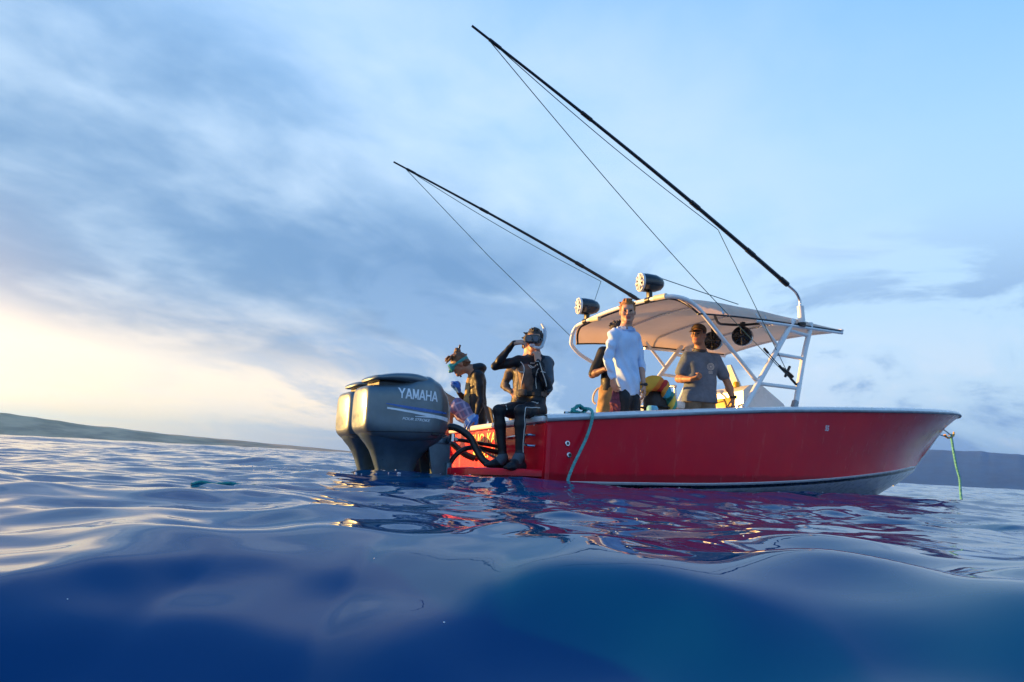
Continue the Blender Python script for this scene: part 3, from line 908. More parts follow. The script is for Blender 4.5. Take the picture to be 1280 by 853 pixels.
for pts, r in (([(-.62, -.34, .50), (-.50, -.40, .50), (-.38, -.46, .42), (-.32, -.50, .30), (-.26, -.57, .19), (-.16, -.66, .16), (-.02, -.68, .20)], 0.034),
               ([(-.60, -.30, .36), (-.45, -.34, .39), (-.30, -.36, .38), (-.08, -.36, .36), (0.01, -.36, .35)], 0.018),
               ([(-.52, -.26, .10), (-.42, -.28, .26), (-.28, -.32, .33), (-.01, -.34, .30)], 0.024),
               ([(-.56, .36, .48), (-.40, .34, .50), (-.25, .28, .42), (-.12, .20, .3), (-.01, .15, .25)], 0.034),
               ([(-.30, -.36, .36), (-.22, -.52, .27), (-.12, -.70, .20), (-.05, -.78, .16)], 0.008)):
    bm = bmesh.new(); tube(bm, pts, r, 12, 6)
    obj('rigging_hose', bm, m_black, boat)

# ---- console, seat rail
bm = bmesh.new()
cs = [(3.30, 0.27), (3.30, 1.22), (3.42, 1.30), (3.62, 1.33), (4.02, 1.12), (4.28, 0.80), (4.34, 0.27)]
loft(bm, [[(x, y, z) for x, z in cs] for y in (-.46, -.44, .44, .46)])
console = obj('console', bm, m_white, boat, True, True, 30)
bm = bmesh.new()
loft(bm, [[(3.66, -.10, 1.31), (3.66, .02, 1.31), (3.72, .02, 1.30), (3.72, -.10, 1.30)], [(3.52, -.07, 1.62), (3.52, -.01, 1.62), (3.55, -.01, 1.625), (3.55, -.07, 1.625)]])
obj('console_post', bm, m_white, console, True, True, 30)
bm = bmesh.new(); box(bm, (3.285, 0, 1.02), (0.03, 0.62, 0.26), None, 0.008)
obj('sunlit_aft_panel', bm, m_yellow, console)  # yellow paints in low sun on the console's aft face
for y in (-0.25, -0.13):
    bm = bmesh.new(); lathe(bm, [(0, 0.04), (0.05, 0.042), (0.07, 0.03)], (3.42, y, 1.295), (0, 0, 1), 14)
    obj('instrument_pod', bm, m_yellow, console)
bm = bmesh.new()
wc = np.array((3.14, 0.12, 1.14)); ax = np.array((-0.8, 0, 0.6)); u_ = np.array((0.6, 0, 0.8)); v_ = np.array((0, 1., 0))
ring = [wc + 0.19 * (math.cos(a) * u_ + math.sin(a) * v_) for a in np.linspace(0, 2 * math.pi, 33)]
tube(bm, ring, 0.013, 8, cap=False)
for k in range(3):
    a = k * 2.094 + 0.5
    tube(bm, [wc - ax * 0.05, wc + 0.19 * (math.cos(a) * u_ + math.sin(a) * v_)], 0.008, 6)
tube(bm, [wc - ax * 0.05, wc - ax * 0.2], 0.02, 8)
obj('steering_wheel', bm, m_steel, console)
bm = bmesh.new()
box(bm, (2.55, 0.1, 0.60), (0.5, 0.9, 0.66), None, 0.04)
seat = obj('leaning_post', bm, m_white, boat)
bm = bmesh.new(); box(bm, (2.55, 0.1, 0.98), (0.46, 0.86, 0.09), None, 0.03)
obj('seat_cushion', bm, m_white, seat)
bm = bmesh.new()
tube(bm, [(2.36, -.30, 1.0), (2.34, -.30, 1.16), (2.35, -.24, 1.2), (2.35, .44, 1.2), (2.34, .5, 1.16), (2.36, .5, 1.0)], 0.016, 10, 5)
obj('seat_rail', bm, m_steel, seat)

# ---- T-top: canopy and frame


CX = [1.74, 2.1, 2.5, 3.2, 4.0, 4.55]
def cz(x): return float(interp(x, CX, [2.06, 2.095, 2.115, 2.125, 2.105, 2.07])[0])
def cdrop(x): return float(interp(x, CX, [0.22, 0.20, 0.18, 0.14, 0.08, 0.02])[0])


def canopy_pt(x, v, dz=0.0):
    """v from -1 (starboard) to 1 (port)"""
    a = abs(v); y = math.copysign(0.0, v)
    hw = 0.98
    if a < 0.72:
        y = v / 0.72 * 0.80; z = cz(x) + 0.045 * (1 - (a / 0.72) ** 2)
    else:
        q = (a - 0.72) / 0.28 * math.pi / 2
        y = math.copysign(0.80 + (hw - 0.80) * math.sin(q), v)
        z = cz(x) - cdrop(x) * (1 - math.cos(q))
    # small scallops between the frame bows
    z += -0.014 * math.sin(math.pi * (x - 1.74) / 0.70) ** 2 * (1 - a ** 2)
    return (x, y, z + dz)


bm = bmesh.new()
xc_ = np.linspace(0, 1, 46); vv = np.linspace(-1, 1, 41)


def cx0(v):
    return 1.76 + (0.30 if v < 0 else 0.06) * max(0.0, (abs(v) - 0.74) / 0.26) ** 1.3


top = [[canopy_pt(cx0(v) + (4.55 - cx0(v)) * q, v, 0.008) for v in vv] for q in xc_]; und = [[canopy_pt(cx0(v) + (4.55 - cx0(v)) * q, v, 0.0) for v in vv] for q in xc_]
loft(bm, [a + b[::-1] for a, b in zip(top, und)])
canopy = obj('canopy', bm, m_canvas, boat, True, True, 60)
bm = bmesh.new()
for x in (2.45, 3.15, 3.85):
    tube(bm, [canopy_pt(x, v, -0.018) for v in np.linspace(-0.97, 0.97, 30)], 0.014, 8)
obj('canopy_bow', bm, m_alu, canopy)
bm = bmesh.new()
for s in (-1, 1):
    tube(bm, [canopy_pt(x, s, -0.004) for x in np.linspace(cx0(s), 4.53, 20)], 0.010, 6)
tube(bm, [canopy_pt(cx0(v) + 0.03, v, -0.012) for v in np.linspace(-1, 1, 40)], 0.012, 6)
obj('lacing_rope', bm, m_black, canopy)
arch = [canopy_pt(1.74, v, 0.004) for v in np.linspace(-0.74, 1, 40)]
arch = [(2.96, -.96, 1.25), (2.5, -.965, 1.62), (2.2, -.97, 1.865), (2.06, -.97, 1.965), (1.93, -.955, 2.03), (1.81, -.90, 2.057)] + arch + [(1.80, .985, 1.78), (1.92, .98, 1.70), (2.3, .97, 1.55), (2.96, .96, 1.25)]
bm = bmesh.new()
tube(bm, arch, 0.024, 12, 3)
obj('canopy_arch', bm, m_whitepaint, boat)
bm = bmesh.new(); tube(bm, [canopy_pt(4.56, v) for v in np.linspace(-1, 1, 30)], 0.022, 10)
obj('canopy_front_rail', bm, m_whitepaint, boat)
for s in (-1, 1):
    Y1 = s * 0.96
    for nm, pts, r in (('tower_leg', [(3.66, Y1, 2.06), (2.68, s * 1.02, 0.90)], 0.032),
                       ('tower_leg', [(3.97, Y1, 2.07), (3.95, Y1, 1.98), (3.80, Y1, 1.61), (3.49, s * 1.04, 0.95)], 0.032),
                       ('rung', [(3.56, Y1, 1.92), (3.92, Y1, 1.90)], 0.022), ('rung', [(3.28, Y1, 1.60), (3.79, Y1, 1.60)], 0.022), ('rung', [(2.95, s * 0.985, 1.21), (3.62, s * 0.99, 1.22)], 0.022),
                       ('canopy_strut', [(2.99, Y1, 2.03), (3.35, Y1, 1.70)], 0.020)):
        bm = bmesh.new()
        tube(bm, pts, r, 12, 5 if len(pts) > 2 else 0)
        obj(nm, bm, m_whitepaint, boat)
    bm = bmesh.new()
    tube(bm, [canopy_pt(x, s, -0.03) for x in np.linspace(2.98, 4.55, 12)], 0.018, 10)
    obj('canopy_side_rail', bm, m_whitepaint, boat)
    bm = bmesh.new(); box(bm, (3.48, s * 1.04, 0.985), (0.06, 0.06, 0.16), Matrix.Rotation(R(25), 3, 'Y'), 0.01)
    obj('leg_socket', bm, m_grey_rub, boat)

# ---- speakers


def speaker(c, axis, face_mat, L=0.27, r=0.105):
    a = np.array(axis, float); a /= np.linalg.norm(a)
    bm = bmesh.new()
    lathe(bm, [(-0.01, r * 0.9), (0.0, r), (0.06, r * 1.02), (0.16, r * 0.95), (0.23, r * 0.72), (0.262, r * 0.4), (0.27, 0.01)], c, -a, 28)
    sp_ = obj('speaker', bm, m_blackgloss, boat)
    bm = bmesh.new()
    lathe(bm, [(-0.005, r * 1.0), (0.012, r * 1.03), (0.022, r * 1.0), (0.024, r * 0.86), (0.010, r * 0.84), (0.008, 0.004)], c, a, 28)
    obj('speaker_rim', bm, face_mat, sp_)
    bm = bmesh.new()
    up_ = np.array((0, 0, 1.)); u = np.cross(a, up_); u /= np.linalg.norm(u); w = np.cross(u, a)
    cc = np.array(c, float)
    for k in range(8):
        q = k * math.pi / 4
        d = math.cos(q) * u + math.sin(q) * w
        tube(bm, [cc + a * 0.022 + d * 0.02, cc + a * 0.022 + d * r * 0.9], [0.010, 0.016], 6)
    lathe(bm, [(0.0, 0.03), (0.028, 0.032), (0.034, 0.01)], c, a, 14)
    obj('grille', bm, face_mat, sp_)
    return sp_


for c, face in (((1.78, -0.55, 2.285), m_white), ((1.78, 0.66, 2.275), m_white)):
    sp_ = speaker((c[0] - 0.12, c[1] + 0.02, c[2]), (-0.93, 0.25, -0.02), face)
    zb_ = [q for q in arch if abs(q[1] - c[1]) < 0.06][0][2]
    bm = bmesh.new()
    box(bm, (1.755, c[1], (zb_ + c[2] - 0.1) / 2 + 0.01), (0.05, 0.06, c[2] - 0.1 - zb_ + 0.03), None, 0.01)
    lathe(bm, [(-0.035, 0.036), (0.035, 0.036)], (1.742, c[1], zb_), (0, 1, 0), 14)
    obj('speaker_clamp', bm, m_black, sp_)
    bm = bmesh.new()
    lathe(bm, [(-0.09, 0.032), (0.09, 0.032)], (1.742, c[1] - 0.20, zb_ - 0.012), (0, 1, 0.1), 14)
    obj('rail_clamp', bm, m_cream, sp_)
for c in ((3.30, -0.48, 1.90), (3.42, 0.13, 1.96)):
    sp_ = speaker(c, (-0.8, -0.5, -0.15), m_blackgloss, r=0.12)
    bm = bmesh.new(); box(bm, (c[0] + .08, c[1] + .05, c[2] + 0.13), (0.05, 0.05, 0.14), None, 0.008)
    obj('speaker_clamp', bm, m_black, sp_)
bm = bmesh.new()
tube(bm, [(2.30, -.93, 2.02), (2.5, -.80, 1.99), (2.75, -.62, 1.96), (3.0, -.5, 2.0), (3.3, -.55, 2.03), (3.55, -.85, 2.05)], 0.016, 8, 6)
obj('wiring_loom', bm, m_black, canopy)
bm = bmesh.new(); lathe(bm, [(0, 0.045), (0.07, 0.05), (0.12, 0.05), (0.13, 0.03)], (3.55, 0.72, 1.86), (0, 0, 1), 16)
obj('dome_lamp', bm, m_white, boat)
bm = bmesh.new(); lathe(bm, [(0, 0.046), (0.035, 0.046)], (3.55, 0.72, 1.825), (0, 0, 1), 16)
obj('lamp_collar', bm, m_black, boat)

# ---- outriggers with their halyards
for s in (-1, 1):
    E_ = np.array((3.63, s * 1.02, 2.41)); T_ = np.array((-1.0, -1.41, 3.96)) if s < 0 else np.array((-0.70, 1.42, 3.94))
    bm = bmesh.new()
    P_ = [E_ + (T_ - E_) * q + np.array((0, 0, 0.05)) * math.sin(math.pi * q) for q in np.linspace(0.03, 1, 30)]
    tube(bm, P_, [0.027, 0.023, 0.019, 0.015, 0.011], 10)
    outr = obj('outrigger_pole', bm, m_pole, boat)
    bm = bmesh.new()
    tube(bm, [(3.76, s * 1.0, 2.0), (3.75, s * 1.0, 2.24)], 0.040, 12)
    obj('pole_base', bm, m_whitepaint, outr)
    bm = bmesh.new(); tube(bm, [(3.755, s * 1.0, 1.99), (3.757, s * 1.0, 2.03)], 0.05, 12)
    obj('base_collar', bm, m_black, outr)
    bm = bmesh.new(); tube(bm, [(3.75, s * 1.0, 2.22), (3.745, s * 1.0, 2.31), (3.70, s * 1.005, 2.375), tuple(E_), tuple(P_[0] * 1.0)], 0.017, 10, 5)
    obj('pole_elbow', bm, m_alu, outr)
    for q in (0.0, 4.9, 10, 20, 27.6):
        k = int(q); a, b = P_[k], P_[k + 1]
        bm = bmesh.new(); tube(bm, [a, a + (b - a) * 0.8], 0.033 - 0.0006 * q, 10)
        obj('ferrule', bm, m_black, outr)
    tip = P_[-2]; mid_ = P_[8] + np.array((0, 0, -0.06))
    anchor = np.array((3.62, s * 1.0, 1.24))
    L1 = [tip + (anchor - tip) * q + np.array((0, 0, -0.10)) * math.sin(math.pi * q) for q in np.linspace(0, 1, 24)]
    L2 = [tip + (mid_ - tip) * q + np.array((0, 0, -0.05)) * math.sin(math.pi * q) for q in np.linspace(0, 1, 16)]
    k3 = np.array((3.47, s * 0.98, 1.40))
    L3 = [mid_, k3]
    if s > 0:
        e_ = np.array(canopy_pt(1.74, 0.93)); L1 = [tip, (tip + e_) / 2 - np.array((0, 0, .04)), e_]; L3 = [mid_, np.array(canopy_pt(1.74, 0.55))]
    for L in (L1, L2, L3):
        bm = bmesh.new(); tube(bm, L, 0.0045, 5)
        obj('halyard', bm, m_line, outr)
    if s < 0:
        bm = bmesh.new()
        d = anchor - tip; d /= np.linalg.norm(d)
        for q in (0.02, 0.06, 0.30, 0.62):
            tube(bm, [anchor - d * (q + 0.02), anchor - d * (q + 0.10)], 0.014, 8)
        tube(bm, [anchor - d * 0.7, anchor], 0.006, 6)
        obj('bungee_tie', bm, m_black, outr)
        bm = bmesh.new()
        tube(bm, [k3 + (-.08, 0, .03), k3, k3 + (.09, 0, -.05)], 0.02, 8)
        tube(bm, [k3 + (.05, 0, .07), k3, k3 + (-.04, 0, -.06)], 0.016, 8)
        tube(bm, [k3, k3 + (.10, 0, -.10), anchor + (.05, 0, -.02)], 0.009, 8)
        obj('line_knot', bm, m_black, outr)
bm = bmesh.new()
tube(bm, [(1.80, -0.55, 2.39), (2.3, -.7, 2.27), (2.9, -.8, 2.17)], 0.005, 6, 5)
obj('tether_line', bm, m_line, canopy)

# ------------------------------------------------------------------ ropes
rope = empty('mooring_rope', b2w((0.38, -1.14, 0.62)))
tag(rope, 'coiled teal rope on the gunwale with its end hanging into the water', 'rope')
RI = rope.matrix_world.inverted() if False else Matrix.Translation(-Vector(rope.location))


def rl(p):
    return tuple(RI @ b2w(p))


def twist_rope(bm, pts, r, n=6):
    P = [np.array(p, float) for p in pts]
    tube(bm, P, r, 8, 4)
    # lay of the strands
    Q = catmull(P, 10)
    for ph in (0, 2.09, 4.19):
        out = []
        for i in range(len(Q)):
            tg = Q[min(i + 1, len(Q) - 1)] - Q[max(0, i - 1)]; tg = tg / (np.linalg.norm(tg) + 1e-9)
            ref = np.array((0.3, 0.9, 0.2)); u = np.cross(tg, ref); u /= np.linalg.norm(u); v = np.cross(tg, u)
            a = ph + i * 0.9
            out.append(Q[i] + r * 0.55 * (math.cos(a) * u + math.sin(a) * v))
        tube(bm, out, r * 0.62, 6)


bm = bmesh.new()
coil = []
for i in range(70):
    a = i * 0.42
    rr_ = 0.055 + 0.012 * math.sin(i * 1.7)
    coil.append(rl((0.38 + rr_ * math.cos(a) * 1.1, -1.16 + 0.03 * math.sin(i * 0.9) , 0.675 + rr_ * 0.62 * math.sin(a) + 0.006 * math.sin(i * 2.1))))
tube(bm, coil, 0.011, 6)
obj('rope_coil', bm, m_teal, rope)
bm = bmesh.new()
twist_rope(bm, [rl(p) for p in ((0.42, -1.14, 0.70), (0.46, -1.22, 0.685), (0.455, -1.262, 0.64), (0.44, -1.262, 0.55), (0.40, -1.245, 0.42), (0.33, -1.235, 0.28), (0.27, -1.225, 0.16), (0.22, -1.22, 0.03), (0.20, -1.22, -0.12))], 0.013)
obj('hanging_end', bm, m_tealpale, rope)
bm = bmesh.new(); tube(bm, [rl((0.24, -1.13, 0.645)), rl((0.52, -1.13, 0.655))], 0.012, 8); tube(bm, [rl((0.34, -1.13, 0.60)), rl((0.34, -1.13, 0.65))], 0.012, 8); tube(bm, [rl((0.43, -1.13, 0.61)), rl((0.43, -1.13, 0.655))], 0.012, 8)
o = obj('cleat', bm, m_steel, None)
for v in o.data.vertices:
    v.co = BMX.inverted() @ (v.co + Vector(rope.location))
o.parent = boat

bm = bmesh.new()
tube(bm, [(8.36, 0, 1.16), (8.56, 0, 1.09), (8.62, 0, 1.05), (8.55, 0, 1.02), (8.26, 0, 1.05)], 0.013, 8, 4)
obj('bow_eye', bm, m_steel, boat)
brope = empty('bow_line', b2w((8.64, 0, 1.05)))
tag(brope, 'pale teal rope hanging from the bow eye into the sea', 'rope')
def bl(p): return tuple(b2w(p) - Vector(brope.location))
bm = bmesh.new()
twist_rope(bm, [bl(p) for p in ((8.64, 0, 1.07), (8.66, 0, 0.95), (8.68, 0.0, 0.75), (8.72, 0.0, 0.52), (8.77, 0, 0.36), (8.76, 0, 0.2), (8.74, 0, -0.15))], 0.018)
obj('hanging_end', bm, m_tealpale, brope)
bm = bmesh.new()
for k in range(3):
    tube(bm, [bl((8.44 + .02 * k, -.02 + .02 * k, 1.045)), bl((8.56, .015 * k, 1.00 + .012 * k)), bl((8.70, -.01, 1.045 + .01 * k)), bl((8.74, 0, 1.11 - .02 * k))], 0.013, 6, 4)
obj('knot', bm, m_yellow, brope)

# floating strand of rope
fl = empty('floating_rope', (-1.33, 3.40, 0))
tag(fl, 'short teal rope end floating on the water left of the motors', 'rope')
bm = bmesh.new()
fp = []
for q in np.linspace(0, 1, 12):
    x = -1.50 + 0.26 * q; y = 3.36 + 0.12 * q + 0.015 * math.sin(9 * q)
    fp.append((x + 1.33, y - 3.40, float(water_z(x, y)) + 0.001 + 0.004 * math.sin(14 * q)))
twist_rope(bm, fp, 0.0065)
obj('rope_strand', bm, m_teal, fl)

#PEOPLE#
# white flecks of foam where the motors and the platform stir the water
bm = bmesh.new()
rg = np.random.default_rng(77)
for _ in range(420):
    k = rg.integers(0, 4)
    if k < 2:
        yc = (-0.33, 0.19)[k]; a = rg.uniform(0, 6.283)
        q = (-1.06 + (0.24 + abs(rg.normal(0, .09))) * math.cos(a), yc + (0.09 + abs(rg.normal(0, .07))) * math.sin(a), 0)
    elif k == 2:
        q = (rg.uniform(-.7, .0) - abs(rg.normal(0, .05)), rg.uniform(-1.2, -.1), 0)
    else:
        q = (rg.uniform(-2.2, -1.1), rg.uniform(-.8, .9), 0)
    w = b2w(q); z = float(water_z(w.x, w.y))
    r = abs(rg.normal(0, .0028)) + .0014
    mt = Matrix.Translation((w.x, w.y, z + .002 + (rg.uniform(0, .03) if k < 3 and rg.uniform() < .25 else 0))) @ Matrix.Diagonal((r * rg.uniform(1, 2.4), r * rg.uniform(.8, 1.5), r * .8, 1))
    bmesh.ops.create_icosphere(bm, subdivisions=1, radius=1.0, matrix=mt)
for _ in range(8):                                  # a few lone bubbles on the near swell
    x, y = rg.uniform(-1.0, 0.9), rg.uniform(0.95, 3.0)
    r = rg.uniform(.0012, .0026)
    bmesh.ops.create_icosphere(bm, subdivisions=2, radius=r, matrix=Matrix.Translation((x, y, float(water_z(x, y)))))
for _ in range(160):                                 # thin line of flecks along the side of the hull
    x = rg.uniform(0.1, 5.5); w = b2w((x, -float(np.interp(x, SX, HBL)) - .03 - abs(rg.normal(0, .05)), 0)); r = abs(rg.normal(0, .0025)) + .001
    bmesh.ops.create_icosphere(bm, subdivisions=1, radius=r, matrix=Matrix.Translation((w.x, w.y, float(water_z(w.x, w.y)) + .001)))
m_foam = M('sea_foam', (0.72, 0.76, 0.80), 0.4, var=0.05)
tag(obj('foam', bm, m_foam), 'white flecks of foam around the outboard legs and swim platform', 'foam', kind='stuff')

# ------------------------------------------------------------------ people
# bodies are grown as one continuous surface: blended bones and masses sampled on a fine grid


class Flesh:
    def __init__(s):
        s.P = []

    def cone(s, a, b, ra, rb, tag='body', k=0.025):
        s.P.append(('c', np.array(a, float), np.array(b, float), ra, rb, tag, k)); return s

    def ell(s, c, r, tag='body', k=0.025, rot=None):
        s.P.append(('e', np.array(c, float), np.array(r, float), rot, None, tag, k)); return s

    def ball(s, c, r, tag='body', k=0.02):
        return s.ell(c, (r, r, r), tag, k)

    @staticmethod
    def dist(p, pts):
        if p[0] == 'c':
            _, a, b, ra, rb, _, _ = p
            ab = b - a; L2 = ab @ ab + 1e-12
            t = np.clip(((pts - a) @ ab) / L2, 0, 1)
            d = pts - a - t[..., None] * ab
            return np.sqrt((d * d).sum(-1)) - (ra + (rb - ra) * t)
        _, c, r, rot, _, _, _ = p
        q = pts - c
        if rot is not None:
            q = q @ rot
        k0 = np.sqrt(((q / r) ** 2).sum(-1)); k1 = np.sqrt(((q / (r * r)) ** 2).sum(-1)) + 1e-9
        return np.where(k0 < 1e-6, -min(r), k0 * (k0 - 1.0) / k1)

    def bounds(s, p):
        if p[0] == 'c':
            m = max(p[3], p[4]); return np.minimum(p[1], p[2]) - m, np.maximum(p[1], p[2]) + m
        m = max(p[2]); return p[1] - m, p[1] + m

    def mesh(s, name, mats, parent, h=0.0065, warp=None, clip=None, sub=None, flat=False):
        lo = np.min([s.bounds(p)[0] for p in s.P], 0) - 4 * h - 0.01
        hi = np.max([s.bounds(p)[1] for p in s.P], 0) + 4 * h + 0.01
        n = np.ceil((hi - lo) / h).astype(int) + 1
        D = np.full(n, 0.3, np.float32)
        ax = [lo[i] + h * np.arange(n[i]) for i in range(3)]
        for p in s.P:
            k = p[6]; m = k + 3 * h
            b0, b1 = s.bounds(p)
            i0 = np.clip(((b0 - m - lo) / h).astype(int), 0, n - 1); i1 = np.clip(((b1 + m - lo) / h).astype(int) + 2, 0, n)
            sl = tuple(slice(a, b) for a, b in zip(i0, i1))
            G = np.stack(np.meshgrid(*(ax[i][sl[i]] for i in range(3)), indexing='ij'), -1)
            d = s.dist(p, G).astype(np.float32)
            o = D[sl]
            hh = np.maximum(k - np.abs(o - d), 0) / k
            D[sl] = np.minimum(o, d) - hh * hh * k * 0.25
        if warp is not None or clip is not None or sub is not None:
            msk = np.abs(D) < 0.06
            idx = np.nonzero(msk)
            pts = np.stack([ax[i][idx[i]] for i in range(3)], -1)
            v = D[idx]
            if warp is not None: v = v + warp(pts)
            if sub is not None:
                for c, r, k in sub:
                    d2 = r - np.linalg.norm((pts - np.array(c)), axis=1)
                    hh = np.maximum(k - np.abs(v - d2), 0) / k
                    v = np.maximum(v, d2) + hh * hh * k * 0.25
            D[idx] = v
            if clip is not None:
                GG = np.stack(np.meshgrid(*ax, indexing='ij'), -1)
                D = np.maximum(D, clip(GG).astype(np.float32))
        D[[0, -1]] = 0.3; D[:, [0, -1]] = 0.3; D[:, :, [0, -1]] = 0.3
        V, Q = surface_net(D, lo, h)
        order = list(mats.keys())
        fc = V[Q].mean(1)
        best = np.full(len(fc), 1e9); mi = np.zeros(len(fc), np.int32)
        tags = set(p[5] for p in s.P)
        if len(tags & set(order)) > 1:
            for p in s.P:
                if p[5] not in order: continue
                d = s.dist(p, fc); w = d < best
                best[w] = d[w]; mi[w] = order.index(p[5])
        me = bpy.data.meshes.new(name)
        me.vertices.add(len(V)); me.vertices.foreach_set('co', V.astype(np.float32).ravel())
        me.loops.add(Q.size); me.loops.foreach_set('vertex_index', Q.astype(np.int32).ravel())
        me.polygons.add(len(Q)); me.polygons.foreach_set('loop_start', np.arange(0, Q.size, 4, dtype=np.int32))
        for m in order: me.materials.append(mats[m])
        me.polygons.foreach_set('material_index', mi)
        me.polygons.foreach_set('use_smooth', [True] * len(Q))
        me.update(calc_edges=True)
        o = bpy.data.objects.new(name, me); C.objects.link(o); o.parent = parent
        return o


def surface_net(D, lo, h):
    n = np.array(D.shape)
    S_ = D < 0
    cnt = np.zeros(n - 1, np.int8)
    for a in (0, 1):
        for b in (0, 1):
            for c in (0, 1):
                cnt += S_[a:n[0] - 1 + a, b:n[1] - 1 + b, c:n[2] - 1 + c]
    act = (cnt > 0) & (cnt < 8)
    ci = np.stack(np.nonzero(act), -1)
    idx = np.full(n - 1, -1, np.int64); idx[act] = np.arange(len(ci))
    acc = np.zeros((len(ci), 3)); w = np.zeros(len(ci))
    cor = [(a, b, c) for a in (0, 1) for b in (0, 1) for c in (0, 1)]
    for c0 in cor:
        for ax in range(3):
            if c0[ax]: continue
            c1 = list(c0); c1[ax] = 1
            d0 = D[tuple((ci + c0).T)]; d1 = D[tuple((ci + c1).T)]
            m = (d0 < 0) != (d1 < 0)
            t = np.where(m, d0 / np.where(m, d0 - d1, 1), 0)
            p = np.tile(np.array(c0, float), (len(ci), 1)); p[:, ax] += t
            acc[m] += p[m]; w[m] += 1
    V = lo + h * (ci + acc / w[:, None])
    Qs = []
    for ax in range(3):
        b, c = (ax + 1) % 3, (ax + 2) % 3
        s0 = [slice(None)] * 3; s1 = [slice(None)] * 3
        s0[ax] = slice(0, n[ax] - 1); s1[ax] = slice(1, n[ax])
        A = S_[tuple(s0)]; B = S_[tuple(s1)]
        e = np.stack(np.nonzero(A != B), -1)
        e = e[(e[:, b] > 0) & (e[:, c] > 0) & (e[:, b] < n[b] - 1) & (e[:, c] < n[c] - 1)]
        f = A[tuple(e.T)]
        def cell(db, dc):
            q = e.copy(); q[:, b] -= db; q[:, c] -= dc
            return idx[tuple(q.T)]
        q = np.stack([cell(1, 1), cell(0, 1), cell(0, 0), cell(1, 0)], -1)
        q[~f] = q[~f][:, ::-1]
        Qs.append(q)
    return V, np.concatenate(Qs)


def rotm(yaw=0, pitch=0, roll=0):
    """head frame: faces -Y; yaw turns towards +X, pitch lowers the chin"""
    return np.array(Matrix.Rotation(R(yaw), 3, 'Z') @ Matrix.Rotation(R(pitch), 3, 'X') @ Matrix.Rotation(R(roll), 3, 'Y'))


def head(F, c, rm, neck, skin='skin', s=1.0, neck_r=0.056):
    c = np.array(c, float)
    P_ = lambda x, y, z: c + rm @ (np.array((x, y, z)) * s)
    F.ell(P_(0, .012, .035), np.array((.076, .096, .096)) * s, skin, 0.02, rm)
    F.ell(P_(0, -.022, -.035), np.array((.062, .070, .078)) * s, skin, 0.03, rm)
    F.ell(P_(0, -.068, -.092), np.array((.026, .022, .020)) * s, skin, 0.02, rm)          # chin
    F.cone(P_(-.05, -.01, -.06), P_(-.015, -.07, -.09), .018 * s, .014 * s, skin, 0.02)
    F.cone(P_(.05, -.01, -.06), P_(.015, -.07, -.09), .018 * s, .014 * s, skin, 0.02)
    F.cone(P_(-.038, -.079, .032), P_(.038, -.079, .032), .014 * s, .014 * s, skin, 0.014)  # brow
    F.cone(P_(0, -.090, .022), P_(0, -.116, -.018), .008 * s, .012 * s, skin, 0.010)        # nose
    for q in (-1, 1):
        F.ball(P_(q * .012, -.104, -.022), .0085 * s, skin, 0.008)
        F.ball(P_(q * .043, -.066, -.012), .024 * s, skin, 0.02)                            # cheek
        F.ball(P_(q * .031, -.0765, .012), .0125 * s, 'eye', 0.003)
        F.ell(P_(q * .078, .012, .000), np.array((.010, .020, .032)) * s, skin, 0.008, rm)  # ear
    F.cone(P_(-.019, -.086, -.050), P_(.019, -.086, -.050), .0075 * s, .0075 * s, 'lip', 0.006)
    F.cone(P_(-.015, -.085, -.061), P_(.015, -.085, -.061), .0085 * s, .0085 * s, 'lip', 0.006)
    F.cone(P_(0, .022, -.03), neck, neck_r * s, neck_r * 1.1, skin, 0.03)
    return P_


def hair(parent, c, rm, mat, s=1.0, length=0.0, seed=0, fringe=0.048, nm='hair', tufts=70, lift=0.010):
    c = np.array(c, float)
    P_ = lambda x, y, z: c + rm @ (np.array((x, y, z)) * s)
    H = Flesh()
    H.ell(P_(0, .020, .046), np.array((.086, .100, .097)) * s, 'hair', 0.02, rm)
    H.ell(P_(0, .055, .0), np.array((.078, .068, .085)) * s, 'hair', 0.02, rm)
    rg = np.random.default_rng(seed)
    for i in range(tufts):                                     # tufts
        a = rg.uniform(0, 6.28); e = rg.uniform(0.15, 1.45)
        d = np.array((math.cos(a) * math.cos(e), math.sin(a) * math.cos(e), math.sin(e)))
        q = np.array((.082, .097, .094)) * d + (0, .02, .046)
        if q[1] < 0.0 and q[2] < 0.105: continue
        t_ = q + d * lift * rg.uniform(.2, 1) + rg.normal(0, .012, 3) * (1, 1, .4) + np.array((0, -.014, .0))
        H.cone(P_(*(q - d * .004)), P_(*t_), .013 * s, .007 * s, 'hair', 0.010)
    if length:
        for i in range(14):
            a = rg.uniform(-1.2, 1.2)
            q = np.array((.075 * math.sin(a), .05 + .05 * math.cos(a), .0))
            H.cone(P_(*q), P_(q[0] * 1.1, q[1] + .02, -length * rg.uniform(.7, 1)), .018 * s, .008 * s, 'hair', 0.012)
    iv = rm.T

    def clip(p):
        q = (p - c) @ rm / s
        # keep the face free: hairline in front, ears at the sides
        face = np.maximum(-0.052 - q[..., 1] * -1 * -1 - 0.0, 0) * 0
        f = np.minimum(-(q[..., 1] + 0.035), (fringe + 0.012) - q[..., 2] + 0.25 * np.abs(q[..., 0]))
        side = np.minimum(-(q[..., 1] - 0.018), 0.012 - q[..., 2])
        nape = -0.075 - length - q[..., 2]
        return np.maximum(np.maximum(f, side), nape) * s
    return H.mesh(nm, {'hair': mat}, parent, 0.006, None, clip)


